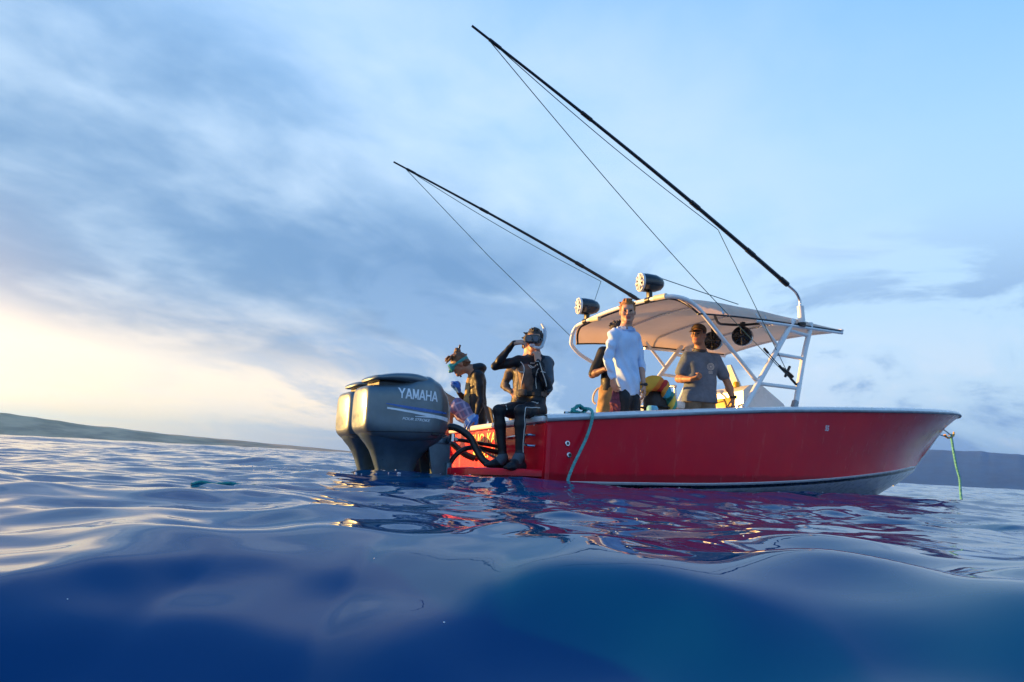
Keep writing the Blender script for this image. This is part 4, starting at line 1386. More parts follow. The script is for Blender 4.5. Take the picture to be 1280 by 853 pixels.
def hand(F, wr, f, n, side, tag='skin', s=1.0, curl=(35, 40, 30), thumb=0.6, spread=0.10):
    """wr wrist; f finger direction; n palm normal (the way fingers curl); side +1/-1: which side the thumb is on"""
    wr = np.array(wr, float); f = np.array(f, float); f /= np.linalg.norm(f)
    n = np.array(n, float); n -= f * (n @ f); n /= np.linalg.norm(n)
    u = np.cross(n, f) * side
    for j, (o, ln) in enumerate(((.030, .92), (.010, 1.0), (-.010, .94), (-.028, .76))):
        k0 = wr + u * o * .62 * s + f * .012 * s
        k1 = wr + u * o * s + f * (.088 - .006 * abs(j - 1)) * s
        F.cone(k0, k1, .0145 * s, .0115 * s, tag, 0.012)
        d = f + u * spread * (1.5 - j) * .6; d /= np.linalg.norm(d)
        nn = n.copy(); p0 = k1; ang = 0
        for L, c_, ra, rb in ((.043, curl[0], .0098, .0090), (.027, curl[1], .0088, .0080), (.021, curl[2], .0078, .0064)):
            ang += R(c_ * (1 + 0.06 * j))
            dd = d * math.cos(ang) + nn * math.sin(ang)
            p1 = p0 + dd * L * ln * s
            F.cone(p0, p1, ra * s, rb * s, tag, 0.004); p0 = p1
    t0 = wr + f * .022 * s + u * .022 * s
    d1 = f * .62 + u * .70 + n * (.25 + .4 * thumb); d1 /= np.linalg.norm(d1)
    t1 = t0 + d1 * .044 * s
    d2 = f * .85 + u * .25 + n * (.25 + .5 * thumb); d2 /= np.linalg.norm(d2)
    t2 = t1 + d2 * .030 * s
    d3 = f * .9 + n * (.2 + .6 * thumb) - u * .1; d3 /= np.linalg.norm(d3)
    F.cone(t0, t1, .0155 * s, .0115 * s, tag, 0.010).cone(t1, t2, .0110 * s, .0095 * s, tag, 0.004).cone(t2, t2 + d3 * .026 * s, .0095 * s, .0075 * s, tag, 0.004)


def arm(F, sh, el, wr, tu='body', tf='body', s=1.0, bulk=0.0, k=0.02):
    sh, el, wr = (np.array(q, float) for q in (sh, el, wr))
    F.ball(sh, (.056 + bulk) * s, tu, 0.03)
    m = sh + (el - sh) * .45
    F.cone(sh, m, (.052 + bulk) * s, (.048 + bulk) * s, tu, k).cone(m, el, (.048 + bulk) * s, (.037 + bulk) * s, tu, k)
    m = el + (wr - el) * .3
    F.cone(el, m, (.037 + bulk) * s, (.041 + bulk) * s, tf, k).cone(m, wr, (.041 + bulk) * s, (.026 + bulk) * s, tf, k)


def leg(F, hip, kn, an, tu='body', tf='body', s=1.0, bulk=0.0):
    hip, kn, an = (np.array(q, float) for q in (hip, kn, an))
    F.cone(hip, hip + (kn - hip) * .5, (.088 + bulk) * s, (.076 + bulk) * s, tu, 0.03).cone(hip + (kn - hip) * .5, kn, (.076 + bulk) * s, (.055 + bulk) * s, tu, 0.03)
    m = kn + (an - kn) * .32
    F.ball(kn, (.056 + bulk) * s, tf, 0.02)
    F.cone(kn, m, (.052 + bulk) * s, (.055 + bulk) * s, tf, 0.02).cone(m, an, (.055 + bulk) * s, (.035 + bulk) * s, tf, 0.02)


def foot(F, an, toe, tag='foot', s=1.0, r=0.036):
    an, toe = np.array(an, float), np.array(toe, float)
    d = toe - an; d[2] = 0; L = np.linalg.norm(d); d /= L + 1e-9
    sole = toe[2]
    heel = an - d * .045 + np.array((0, 0, 0)); heel[2] = sole + .034
    F.cone(an, heel, r * s, .034 * s, tag, 0.02)
    ball_ = an + d * (L * .62); ball_[2] = sole + .030
    u = np.array((-d[1], d[0], 0))
    F.cone(heel, ball_ + u * .018, .034 * s, .030 * s, tag, 0.025).cone(heel, ball_ - u * .018, .034 * s, .028 * s, tag, 0.025)
    F.cone(an, ball_, r * s, .028 * s, tag, 0.03)
    tt = toe.copy(); tt[2] = sole + .020
    F.cone(ball_ + u * .018, tt + u * .014, .028 * s, .019 * s, tag, 0.015).cone(ball_ - u * .018, tt - u * .018, .026 * s, .017 * s, tag, 0.015)


def torso(F, nb, shA, shB, hipA, hipB, tag='body', s=1.0, bulk=0.0, waist=0.90, flat=0.92):
    """chest, belly and pelvis between the shoulder line and the hips"""
    nb, shA, shB, hipA, hipB = (np.array(q, float) for q in (nb, shA, shB, hipA, hipB))
    sc = (shA + shB) / 2; hc = (hipA + hipB) / 2
    ux = (shB - shA); ux /= np.linalg.norm(ux)
    up_ = (sc - hc); H = np.linalg.norm(up_); up_ /= H
    hx = (hipB - hipA); hx /= np.linalg.norm(hx)
    wc = hc + up_ * H * .36
    w2 = np.linalg.norm(shB - shA) / 2
    for q in (-1, 1):
        a = sc + ux * q * w2 * .46 - up_ * .075; b = wc + (ux + hx) * .5 * q * .066 * s
        F.cone(a, b, (.100 + bulk) * s * flat, (.088 + bulk) * s * waist, tag, 0.05)
        F.cone(b, hc + hx * q * .075 * s, (.088 + bulk) * s * waist, (.100 + bulk) * s, tag, 0.05)
        F.cone(sc + ux * q * w2 * .25 + up_ * .005, sc + ux * q * w2 * .92, (.058 + bulk) * s, (.052 + bulk) * s, tag, 0.05)   # collar bones and shoulders
    F.cone(nb + up_ * .02, sc - up_ * .04, (.058 + bulk * .6) * s, (.085 + bulk) * s, tag, 0.05)


def wrinkle(seed, amp, fx=(9, 12, 16), zmul=1.0):
    rg = np.random.default_rng(seed)
    K = [(rg.normal(0, 1, 3) * (1, 1, zmul) * fx[i % 3], rg.uniform(0, 6.28)) for i in range(6)]

    def f(p):
        o = 0
        for i, (k, ph) in enumerate(K):
            o = o + np.sin(p @ k + ph + 1.4 * np.sin(p @ K[(i + 1) % 6][0] * .55))
        return amp * (o / 3.0)
    return f


def person(loc, label, group=None):
    o = empty('person', loc)
    return tag(o, label, 'person', group)


def bmobj(name, fn, mat, parent, smooth=True, sharp=40):
    bm = bmesh.new(); fn(bm)
    return obj(name, bm, mat, parent, smooth, True, sharp)


def dive_mask(parent, P_, rm, frame_mat, s=1.0, strap=True):
    """two lens low volume mask in the head frame"""
    bm = bmesh.new()
    rings = []
    for d, sx_, sz_ in ((-.072, .074, .046), (-.098, .080, .050), (-.118, .078, .047), (-.121, .068, .038)):
        ring = []
        for a in np.linspace(0, 2 * math.pi, 30, endpoint=False):
            c, q = math.cos(a), math.sin(a)
            x = sx_ * math.copysign(abs(c) ** .7, c); z = sz_ * math.copysign(abs(q) ** .7, q)
            if q < -0.3: z += .018 * max(0, 1 - abs(x) / .03)                      # notch over the nose
            ring.append(P_(x, d + .16 * x * x / .08 * .35, .012 + z))
        rings.append(ring)
    loft(bm, rings)
    m = obj('dive_mask', bm, frame_mat, parent, True, True, 50)
    for q in (-1, 1):
        bm = bmesh.new()
        ring0 = []; ring1 = []
        for a in np.linspace(0, 2 * math.pi, 20, endpoint=False):
            c, w = math.cos(a), math.sin(a)
            x = q * .034 + .027 * math.copysign(abs(c) ** .8, c); z = .014 + .029 * math.copysign(abs(w) ** .8, w)
            y = -.1225 + .16 * x * x / .08 * .35
            ring0.append(P_(x, y + .004, z)); ring1.append(P_(x, y - .002, z))
        loft(bm, [ring0, ring1])
        obj('lens', bm, m_lens, m)
    bm = bmesh.new()
    for k in range(3):
        tube(bm, [P_(-.080, -.088, .012 + .006 * (k - 1)), P_(-.090, -.02, .020 + .008 * (k - 1)), P_(-.080, .06, .028 + .010 * (k - 1)), P_(-.04, .112, .03 + .012 * (k - 1)), P_(.04, .112, .03 + .012 * (k - 1)), P_(.080, .06, .028 + .010 * (k - 1)), P_(.090, -.02, .020 + .008 * (k - 1)), P_(.080, -.088, .012 + .006 * (k - 1))], .0065, 6, 5)
    obj('mask_strap', bm, frame_mat, m)
    F = Flesh(); F.cone(P_(0, -.10, .015), P_(0, -.130, -.016), .012, .017, 'n', 0.01)
    F.mesh('nose_pocket', {'n': frame_mat}, m, 0.004)
    return m


# ---- the diver sitting on the stern corner, raising her mask
def seated_diver():
    pr = person((0.238, 6.449, 0.633), 'diver in black wetsuit seated on the stern corner, adjusting a black mask')
    F = Flesh()
    rm = rotm(-12, 2, 0)
    hc = (-.024, -.03, .735)
    P_ = head(F, hc, rm, (-.012, .015, .575), 'skin', 0.93, 0.050)
    shR, shL = (-.165, .01, .545), (.105, .0, .548)
    torso(F, (-.01, .01, .57), shR, shL, (-.085, .06, .075), (.035, -.045, .075), 'neo', 0.95, 0.0, 0.84, 0.90)
    F.ball((-.10, -.065, .43), .062, 'brown', 0.05).ball((.025, -.072, .43), .062, 'neo', 0.05)
    # chest panels, their brown is low sun painted onto dark neoprene
    F.ell((-.085, -.070, .385), (.062, .055, .105), 'brown', 0.04).ell((-.070, -.05, .31), (.048, .045, .07), 'brown', 0.04)
    F.ell((.10, .012, .535), (.078, .072, .06), 'grey', 0.04)
    elR, wrR = (-.385, -.07, .472), (-.222, -.150, .692)
    arm(F, shR, elR, wrR, 'neo', 'neo', 0.95)
    elL, wrL = (.128, -.10, .288), (.008, -.190, .520)
    arm(F, shL, elL, wrL, 'grey', 'neo', 0.95)
    F.cone((.115, -.02, .5), (.13, -.07, .37), .050, .047, 'grey', 0.02)
    hand(F, wrR, (.97, .05, .16), (.1, .5, -.7), -1, 'skin', 0.95, (28, 35, 25), 0.7)
    hand(F, wrL, (-.10, .10, 1.0), (-.45, .75, 0.1), 1, 'skin', 0.95, (45, 55, 40), 0.9)
    knR, knL = (-.325, -.215, .050), (-.130, -.375, .045)
    anR, anL = (-.262, -.235, -.375), (-.118, -.375, -.36)
    for hp, kn, an, toe in (((-.085, .06, .085), knR, anR, (-.405, -.33, -.465)), ((.035, -.05, .085), knL, anL, (-.225, -.53, -.475))):
        leg(F, hp, kn, an, 'neo', 'neo', 0.93)
        foot(F, an, toe, 'boot', 0.98)
        F.cone(np.array(an) + (0, 0, .01), np.array(an) + (-.03, -.03, -.035), .040, .043, 'sock', 0.02)
    F.ell((-.03, .02, .06), (.125, .115, .075), 'neo', 0.05)
    body = F.mesh('body', {'skin': m_skin_fair, 'eye': m_eye, 'lip': m_lip, 'neo': m_neo, 'brown': m_neobrown, 'grey': m_neogrey, 'boot': m_neo, 'sock': m_neogrey}, pr, 0.006, wrinkle(3, .0022, (26, 34, 40)))
    hair(pr, hc, rm, m_hair_dark, 0.93, 0.05, 2, 0.050, 'hair', 50, 0.003)
    mk = dive_mask(pr, P_, rm, m_blackgloss)
    # snorkel: mouthpiece and a clear tube curling up behind the head
    sn = bmobj('snorkel', lambda b: tube(b, [P_(.0, -.118, -.060), P_(.040, -.112, -.075), P_(.080, -.07, -.065), P_(.100, -.02, .01), P_(.106, .01, .07), P_(.094, .03, .14), P_(.062, .045, .195)], [.012, .014, .015, .016, .016, .015, .012], 12, 6), m_clearwhite, pr)
    bmobj('mouthpiece', lambda b: (box(b, Vector(P_(0, -.118, -.055)), (.052, .026, .034), Matrix(rm.tolist()), .010)), m_mouth, sn)
    # white piping, stitched on the body surface
    bvh = BVHTree.FromPolygons([v.co.copy() for v in body.data.vertices], [tuple(p.vertices) for p in body.data.polygons])

    def on(x, z, y0=-.6):
        h = bvh.ray_cast(Vector((x, y0, z)), Vector((0, 1, 0)))
        return np.array(h[0]) + (0, -.002, 0) if h[0] else np.array((x, -.1, z))
    lines = [[(-.145, .53), (-.118, .49), (-.110, .44), (-.118, .38), (-.128, .32), (-.128, .27)],
             [(.065, .475), (.020, .455), (.005, .41), (.005, .35), (.015, .28)],
             [(-.165, .445), (-.14, .425), (-.118, .425)], [(.01, .425), (.05, .43), (.085, .425)]]
    for L in lines:
        pts = [on(x, z) for x, z in L]
        bmobj('seam', lambda b: tube(b, pts, .0042, 6, 4), m_seam, body)
    for a, b in (((-.075, .500), (-.045, .468)), ((-.060, .500), (-.030, .478)), ((-.045, .468), (.01, .488)), ((-.03, .478), (.01, .494))):
        pts = [on(a[0] + (b[0] - a[0]) * q, a[1] + (b[1] - a[1]) * q) for q in np.linspace(0, 1, 4)]
        bmobj('chest_mark', lambda bb: tube(bb, pts, .0038, 6), m_seam, body)
    bmobj('chest_mark', lambda bb: tube(bb, [on(x, .518 + .003 * (i % 2)) for i, x in enumerate(np.linspace(-.055, .02, 9))], .0035, 6), m_seam, body)
    # forearm and thigh seams
    for pts in ([np.array(elL) + (-.022, -.034, .02), np.array((.085, -.185, .36)), np.array(wrL) + (.020, -.022, -.01)],
                [np.array((.06, -.185, .10)), np.array((-.02, -.30, .085)), np.array(knL) + (.05, -.035, .03), np.array(knL) + (.048, -.04, -.08), np.array((-.085, -.415, -.18)), np.array(anL) + (.032, -.025, .04)],
                [np.array((-.03, -.16, .15)), np.array((.02, -.17, .13)), np.array((.04, -.15, .16))],
                [np.array((-.26, -.20, .11)), np.array((-.235, -.235, .06))]):
        out = []
        for q in catmull(pts, 5):
            h = bvh.find_nearest(Vector(q))
            out.append(np.array(h[0] + h[1] * .002))
        bmobj('seam', lambda b: tube(b, out, .004, 6), m_seam, body)

    def belt(b):
        pts = []
        for a in np.linspace(0, 2 * math.pi, 28, endpoint=False):
            d = Vector((math.cos(a), math.sin(a), 0)); c = Vector((-.035, .0, .235))
            h = bvh.ray_cast(c + d * .4, -d)
            pts.append(h[0] + d * .004)
        loft(b, [[p + Vector((0, 0, z)) + (p - Vector((-.035, 0, .235))).normalized() * e for p in pts] for z, e in ((-.022, 0), (-.020, .006), (.020, .006), (.022, 0))], True, False)
    bl_ = bmobj('weight_belt', belt, m_strapblk, pr)
    bmobj('belt_pouch', lambda b: box(b, (-.115, -.130, .232), (.085, .045, .062), Matrix.Rotation(R(-28), 3, 'Z'), .012), m_bag, bl_)
    bmobj('belt_weight', lambda b: box(b, (.085, -.085, .232), (.062, .028, .046), Matrix.Rotation(R(30), 3, 'Z'), .008), m_neobrown, bl_)
    return pr


# ---- the diver bent over on the port side of the stern, with blue gloves
def bent_diver():
    pr = person((-.30, 7.62, .26), 'diver in blue gloves and plaid shorts bending over the port side of the stern')
    F = Flesh()
    hc = (-.275, -.01, 1.010); rm = rotm(-84, 32, 0)
    P_ = head(F, hc, rm, (-.115, .0, .955), 'skin', 1.0, 0.055)
    shN, shF = (-.055, -.115, .885), (-.085, .14, .90)
    torso(F, (-.08, .01, .935), shN, shF, (-.03, -.09, .42), (-.03, .10, .42), 'neo', 1.0, 0.004, 0.95)
    F.ell((-.155, .01, .72), (.045, .10, .17), 'sunlit_gold', 0.03)  # sunlight on the dark suit's front, painted in as gold
    F.ell((-.16, -.03, .58), (.045, .07, .09), 'sunlit_gold', 0.03)
    F.ell((-.062, .01, .985), (.075, .095, .050), 'neo', 0.04).ell((-.025, .0, .995), (.055, .085, .042), 'neo', 0.03)     # hood folded on the nape
    elN, wrN = (-.005, -.19, .60), (-.025, -.24, .475)
    arm(F, shN, elN, (-.035, -.26, .452), 'neo', 'neo', 1.0)
    elF, wrF = (-.165, .13, .60), (-.262, .02, .700)
    arm(F, shF, elF, wrF, 'neo', 'neo', 1.0)
    hand(F, (-.035, -.265, .445), (-.72, -.35, -.62), (-.25, .3, -.85), -1, 'glove', 1.25, (18, 22, 18), 0.4)
    hand(F, wrF, (-.30, -.02, .95), (-.75, -.3, -.25), -1, 'glove', 1.30, (68, 80, 50), 0.9)
    F.ell(np.array(wrF) + (-.030, 0, .075), (.046, .052, .060), 'glove', 0.02)
    # legs: sits on the transom, one bare knee out to the left
    hipN, hipF = (-.04, -.08, .40), (-.03, .10, .42)
    knN, knF = (-.455, -.05, .655), (-.37, .20, .52)
    anN, anF = (-.455, -.06, .17), (-.40, .18, .08)
    leg(F, hipN, knN, anN, 'skin', 'skin', 1.0); leg(F, hipF, knF, anF, 'skin', 'skin', 1.0)
    foot(F, anN, (-.62, -.08, .085), 'skin'); foot(F, anF, (-.56, .16, .0), 'skin')
    F.mesh('body', {'skin': m_skin_tan, 'eye': m_eye, 'lip': m_lip, 'neo': m_neo, 'sunlit_gold': m_neosunlit, 'glove': m_glove}, pr, 0.0065, wrinkle(5, .003, (22, 30, 36)))
    hr = hair(pr, hc, rm, m_hair_brown, 1.0, 0.03, 4)
    B = Flesh(); b0 = P_(0, .055, .150)
    B.ball(b0, .038, 'h', 0.02)
    rg = np.random.default_rng(8)
    for i in range(16):
        d = rg.normal(0, 1, 3); d /= np.linalg.norm(d)
        B.cone(b0 + d * .025, b0 + d * .045 * rg.uniform(.6, 1) + np.array((-.01, 0, 0)), .013, .004, 'h', 0.01)
    for i in range(18):                                  # loose front locks catching the light
        q = P_(rg.uniform(-.07, .07), -.06 + rg.uniform(-.03, .02), .10 + rg.uniform(-.02, .04))
        B.cone(q, q + rg.normal(0, .010, 3) + np.array((-.020, 0, -.016)), .013, .006, 'h', 0.01)
    B.mesh('hair_bun', {'h': m_hair_brown}, hr, 0.005)
    dive_mask(pr, P_, rm, m_tealmask)
    bmobj('snorkel', lambda b: tube(b, [P_(-.095, -.04, -.12), P_(-.10, -.03, -.05), P_(-.10, .03, .06), P_(-.098, .06, .12), tuple(np.array(P_(-.080, .06, .13)) + (0.005, 0, .055)), tuple(np.array(P_(-.070, .06, .13)) + (0.012, 0, .10))], .012, 10, 5), m_blackgloss, pr)
    # plaid shorts
    Sh = Flesh()
    for hp, kn in ((hipN, knN), (hipF, knF)):
        hp = np.array(hp); kn = np.array(kn)
        Sh.cone(hp + (kn - hp) * .05, hp + (kn - hp) * .54, .098, .096, 's', 0.03)
    Sh.ell((-.03, .01, .41), (.105, .165, .090), 's', 0.05)
    w_ = wrinkle(6, .006, (16, 22, 28))
    Sh.mesh('shorts', {'s': M_plaid}, pr, 0.007, w_)
    return pr


def plaid():
    m = bpy.data.materials.new('purple_plaid_cloth'); m.use_nodes = True
    t = NT(m.node_tree); t.n.clear()
    co = t.node('ShaderNodeTexCoord').outputs['Object']
    mp = t.node('ShaderNodeMapping'); t.set(mp, 0, co); mp.inputs['Rotation'].default_value = (0.2, 0.5, 0.2)
    sx = t.node('ShaderNodeSeparateXYZ'); t.set(sx, 0, mp.outputs[0])
    a = t.m('PINGPONG', sx.outputs[0], 0.045); b = t.m('PINGPONG', sx.outputs[2], 0.045)
    la = t.smooth(a, 0.033, 0.037); lb = t.smooth(b, 0.033, 0.037)
    wa = t.smooth(a, 0.012, 0.006); 
    c = t.mix(t.m('MAXIMUM', wa, 0.0), (0.19, 0.17, 0.30), (0.30, 0.17, 0.26))
    c = t.mix(t.m('MULTIPLY', t.m('MAXIMUM', la, lb), 0.8), c, (0.50, 0.40, 0.55))
    p = t.node('ShaderNodeBsdfPrincipled'); t.set(p, 'Base Color', c); p.inputs['Roughness'].default_value = 0.85
    o = t.node('ShaderNodeOutputMaterial'); t.l.new(p.outputs[0], o.inputs[0])
    return m


M_plaid = plaid()


# ---- the one kneeling behind the seated diver, hand on hip
def kneeling_diver():
    pr = person((.16, 7.10, .29), 'person in a grey-brown wetsuit kneeling hand on hip behind the seated diver')
    F = Flesh(); hc = (.045, .02, 1.165); rm = rotm(10, 8, 0)
    head(F, hc, rm, (.02, .02, 1.0), 'skin', 0.98)
    shA, shB = (-.135, .02, .93), (.185, .02, .93)
    torso(F, (.02, .02, .97), shA, shB, (-.065, .03, .50), (.10, .03, .50), 'neo', 0.96)
    F.cone((-.04, -.05, .85), (-.05, -.04, .62), .065, .06, 'brown', 0.03)
    arm(F, shA, (-.222, .10, .735), (-.130, -.02, .655), 'brown', 'brown', 0.95)
    arm(F, shB, (.24, .10, .70), (.16, -.06, .62), 'neo', 'neo', 0.95)
    hand(F, (-.130, -.02, .655), (.75, -.45, -.35), (.5, .8, -.1), 1, 'skin', 0.95, (30, 35, 25), 0.4)
    hand(F, (.16, -.06, .62), (-.6, -.4, -.5), (-.4, .8, 0), -1, 'skin', 0.95, (30, 35, 25), 0.4)
    for q in (-1, 1):
        hp = (.02 + q * .085, .03, .47); kn = (.02 + q * .11, -.10, .07); an = (.02 + q * .10, .33, .06)
        leg(F, hp, kn, an, 'brown' if q < 0 else 'neo', 'neo', 0.95)
        foot(F, an, (.02 + q * .10, .50, .02), 'neo')
    F.mesh('body', {'skin': m_skin_fair, 'eye': m_eye, 'lip': m_lip, 'neo': m_neo, 'brown': M('taupe_neoprene', (0.10, 0.075, 0.065), 0.6, var=0.2, vscale=14)}, pr, 0.007, wrinkle(9, .004, (22, 30, 36)))
    hair(pr, hc, rm, m_hair_dark, 0.98, 0.04, 6)
    return pr


# ---- the red haired man in the pale blue shirt
def standing_man():
    pr = person((1.244, 7.173, .297), 'ginger-haired man standing in a pale blue long-sleeved shirt and black trousers')
    F = Flesh(); hc = (-.022, -.03, 1.575); rm = rotm(-8, 9, -3)
    P_ = head(F, hc, rm, (-.030, .015, 1.39), 'skin', 1.0)
    shA, shB = (-.168, -.095, 1.318), (.080, .085, 1.325)
    hA, hB = (-.055, -.055, .83), (.030, .050, .83)
    torso(F, (-.035, .0, 1.375), shA, shB, hA, hB, 'body', 1.0, -.014)
    elA, wrA = (-.232, -.13, 1.050), (-.190, -.21, .830)
    elB, wrB = (.158, .115, 1.055), (.178, .02, .800)
    arm(F, shA, elA, wrA, 'body', 'skin', 1.0, -.006); arm(F, shB, elB, wrB, 'body', 'skin', 1.0, -.006)
    hand(F, wrA, (.22, -.12, -1.0), (.6, .5, 0), 1, 'skin', 1.0, (30, 35, 25), 0.5)
    hand(F, wrB, (.08, -.10, -1.0), (-.75, .3, 0), 1, 'skin', 1.0, (22, 25, 18), 0.3)
    kA, kB = (-.06, -.08, .46), (.075, .03, .46); aA, aB = (-.07, -.05, .08), (.075, .07, .08)
    leg(F, hA, kA, aA, 'body', 'skin'); leg(F, hB, kB, aB, 'body', 'skin')
    foot(F, aA, (.0, -.22, .0), 'skin'); foot(F, aB, (.12, -.12, .0), 'skin')
    F.mesh('body', {'body': m_skin_fair, 'skin': m_skin_fair, 'eye': m_eye, 'lip': m_lip}, pr, 0.0065)
    hair(pr, hc, rm, m_hair_red, 1.0, 0.0, 12, 0.058)
    T = Flesh()
    torso(T, (-.035, .0, 1.365), shA, shB, (-.045, -.045, .80), (.030, .045, .80), 's', 0.96, .008, 0.92, 0.94)
    T.cone((-.035, -.045, .84), (-.035, -.045, .66), .104, .106, 's', 0.05).cone((.030, .04, .84), (.020, .035, .66), .098, .100, 's', 0.05)
    arm(T, shA, elA, np.array(wrA) + (0, 0, .02), 's', 's', 1.0, .011, 0.012); arm(T, shB, elB, np.array(elB) + (np.array(wrB) - np.array(elB)) * .30, 's', 's', 1.0, .013, 0.012)
    T.cone((-.085, -.02, 1.385), (.015, .01, 1.385), .052, .052, 'collar', 0.02)
    w1 = wrinkle(21, .0065, (15, 20, 27), .7); w2 = wrinkle(22, .0060, (7, 34, 46), 1.3)

    def warp(p):
        armA = np.exp(-((p[:, 0] + .215) / .05) ** 2)
        drape = .0075 * np.sin(62 * (p[:, 0] * .92 + .28 * p[:, 2]) + 2.4 * np.sin(7 * p[:, 2]) + 3 * p[:, 1]) * sstep(1.30 - p[:, 2], 0, .25)
        return w1(p) + drape * (1 - armA) + armA * (.0085 * np.sin(58 * p[:, 2] + 26 * p[:, 0] + 3 * np.sin(14 * p[:, 1])))
    T.mesh('shirt', {'s': m_shirtblue, 'collar': m_shirtblue}, pr, 0.0065, warp,
           lambda g_: np.maximum(np.where((np.abs(g_[..., 0] + .0) < .155) & (g_[..., 1] > -.16), .690 - .06 * np.sin(12 * g_[..., 0] + 1.9) ** 2 * .4 - g_[..., 2], -1), np.where(np.abs(g_[..., 0] + .035) < .09, (g_[..., 2] - 1.412 - .45 * (g_[..., 1])), -1)))
    def collar(b):
        for sd in (-1, 1):
            rows = []
            for q in np.linspace(0, 1, 9):
                a = -math.pi / 2 + sd * (0.10 + 2.7 * q)
                c0 = np.array((-.032, .008, 1.405 + .030 * q)); d = np.array((math.cos(a), math.sin(a), 0))
                rows.append([c0 + d * .064 + (0, 0, .012), c0 + d * .072 + (0, 0, .006), c0 + d * (.095 + .012 * (1 - q)) + (0, 0, -.030 - .012 * (1 - q))])
            loft(b, rows, False)
        bmesh.ops.solidify(b, geom=b.faces[:], thickness=.004)
    bmobj('shirt_collar', collar, m_shirtblue, pr)
    K = Flesh()
    for hp, kn in ((hA, kA), (hB, kB)):
        K.cone(hp, np.array(hp) + (np.array(kn) - np.array(hp)) * .5, .084, .084, 'k', 0.03).cone(np.array(hp) + (np.array(kn) - np.array(hp)) * .5, kn, .094, .075, 'k', 0.03)
    for kn, an in ((kA, aA), (kB, aB)):
        K.cone(kn, an, .072, .052, 'k', 0.03)
    K.ell((-.012, .0, .82), (.098, .100, .08), 'k', 0.04)
    K.mesh('trousers', {'k': m_neo}, pr, 0.0075, wrinkle(30, .004, (16, 22, 28)))
    bmobj('wrist_watch', lambda b: (tube(b, [np.array(wrB) + (.034 * math.cos(a), .034 * math.sin(a), .012) for a in np.linspace(0, 6.283, 17)], .009, 6, cap=False), box(b, tuple(np.array(wrB) + (.012, -.036, .012)), (.032, .014, .034), None, .004)), m_black, pr)
    return pr


# ---- the one half hidden behind him
def hidden_person():
    pr = person((1.142, 7.768, .272), 'person in a black top and tan shorts half hidden behind the man in pale blue')
    F = Flesh(); hc = (.070, -.01, 1.478); rm = rotm(-70, 12, 0)
    head(F, hc, rm, (.075, .0, 1.31), 'skin', 1.0)
    shA, shB = (-.085, -.03, 1.255), (.235, .03, 1.26)
    hA, hB = (-.015, -.04, .80), (.145, .03, .80)
    torso(F, (.075, .0, 1.30), shA, shB, hA, hB, 'body')
    elA, wrA = (-.205, -.03, .985), (-.085, -.22, 1.035)
    elB, wrB = (.30, -.02, .98), (.16, -.22, .98)
    arm(F, shA, elA, wrA, 'skin', 'skin'); arm(F, shB, elB, wrB, 'skin', 'skin')
    hand(F, wrA, (.75, -.4, -.25), (.2, .3, -.9), -1, 'skin', 1.0, (35, 45, 30), .6); hand(F, wrB, (-.75, -.4, 0), (.2, .3, -.9), 1, 'skin', 1.0, (35, 45, 30), .6)
    kA, kB = (-.05, -.08, .44), (.15, -.02, .44); aA, aB = (-.05, -.02, .08), (.15, .05, .08)
    leg(F, hA, kA, aA, 'skin', 'skin'); leg(F, hB, kB, aB, 'skin', 'skin')
    foot(F, aA, (-.12, -.16, 0), 'skin'); foot(F, aB, (.10, -.10, 0), 'skin')
    F.mesh('body', {'body': m_skin_brown, 'skin': m_skin_brown, 'eye': m_eye, 'lip': m_lip}, pr, 0.0075)
    hair(pr, hc, rm, m_hair_dark, 1.04, 0.02, 14)
    T = Flesh(); torso(T, (.075, .0, 1.29), shA, shB, hA, hB, 's', 1.0, .014, 1.0)
    for a, b in ((shA, elA), (shB, elB)):
        a = np.array(a); b = np.array(b)
        T.cone(a, a + (b - a) * .95, .070, .056, 's', 0.02)
    T.mesh('shirt', {'s': m_neo}, pr, 0.0075, wrinkle(41, .005, (16, 22, 28)), lambda g_: .80 - g_[..., 2])
    K = Flesh()
    for hp, kn in ((hA, kA), (hB, kB)):
        K.cone(hp, kn, .108, .100, 'k', 0.03)
    K.ell((.065, .0, .82), (.165, .125, .09), 'k', 0.04)
    K.mesh('shorts', {'k': m_tan}, pr, 0.0075, wrinkle(43, .006, (16, 22, 28)), lambda g_: .46 - g_[..., 2])
    return pr


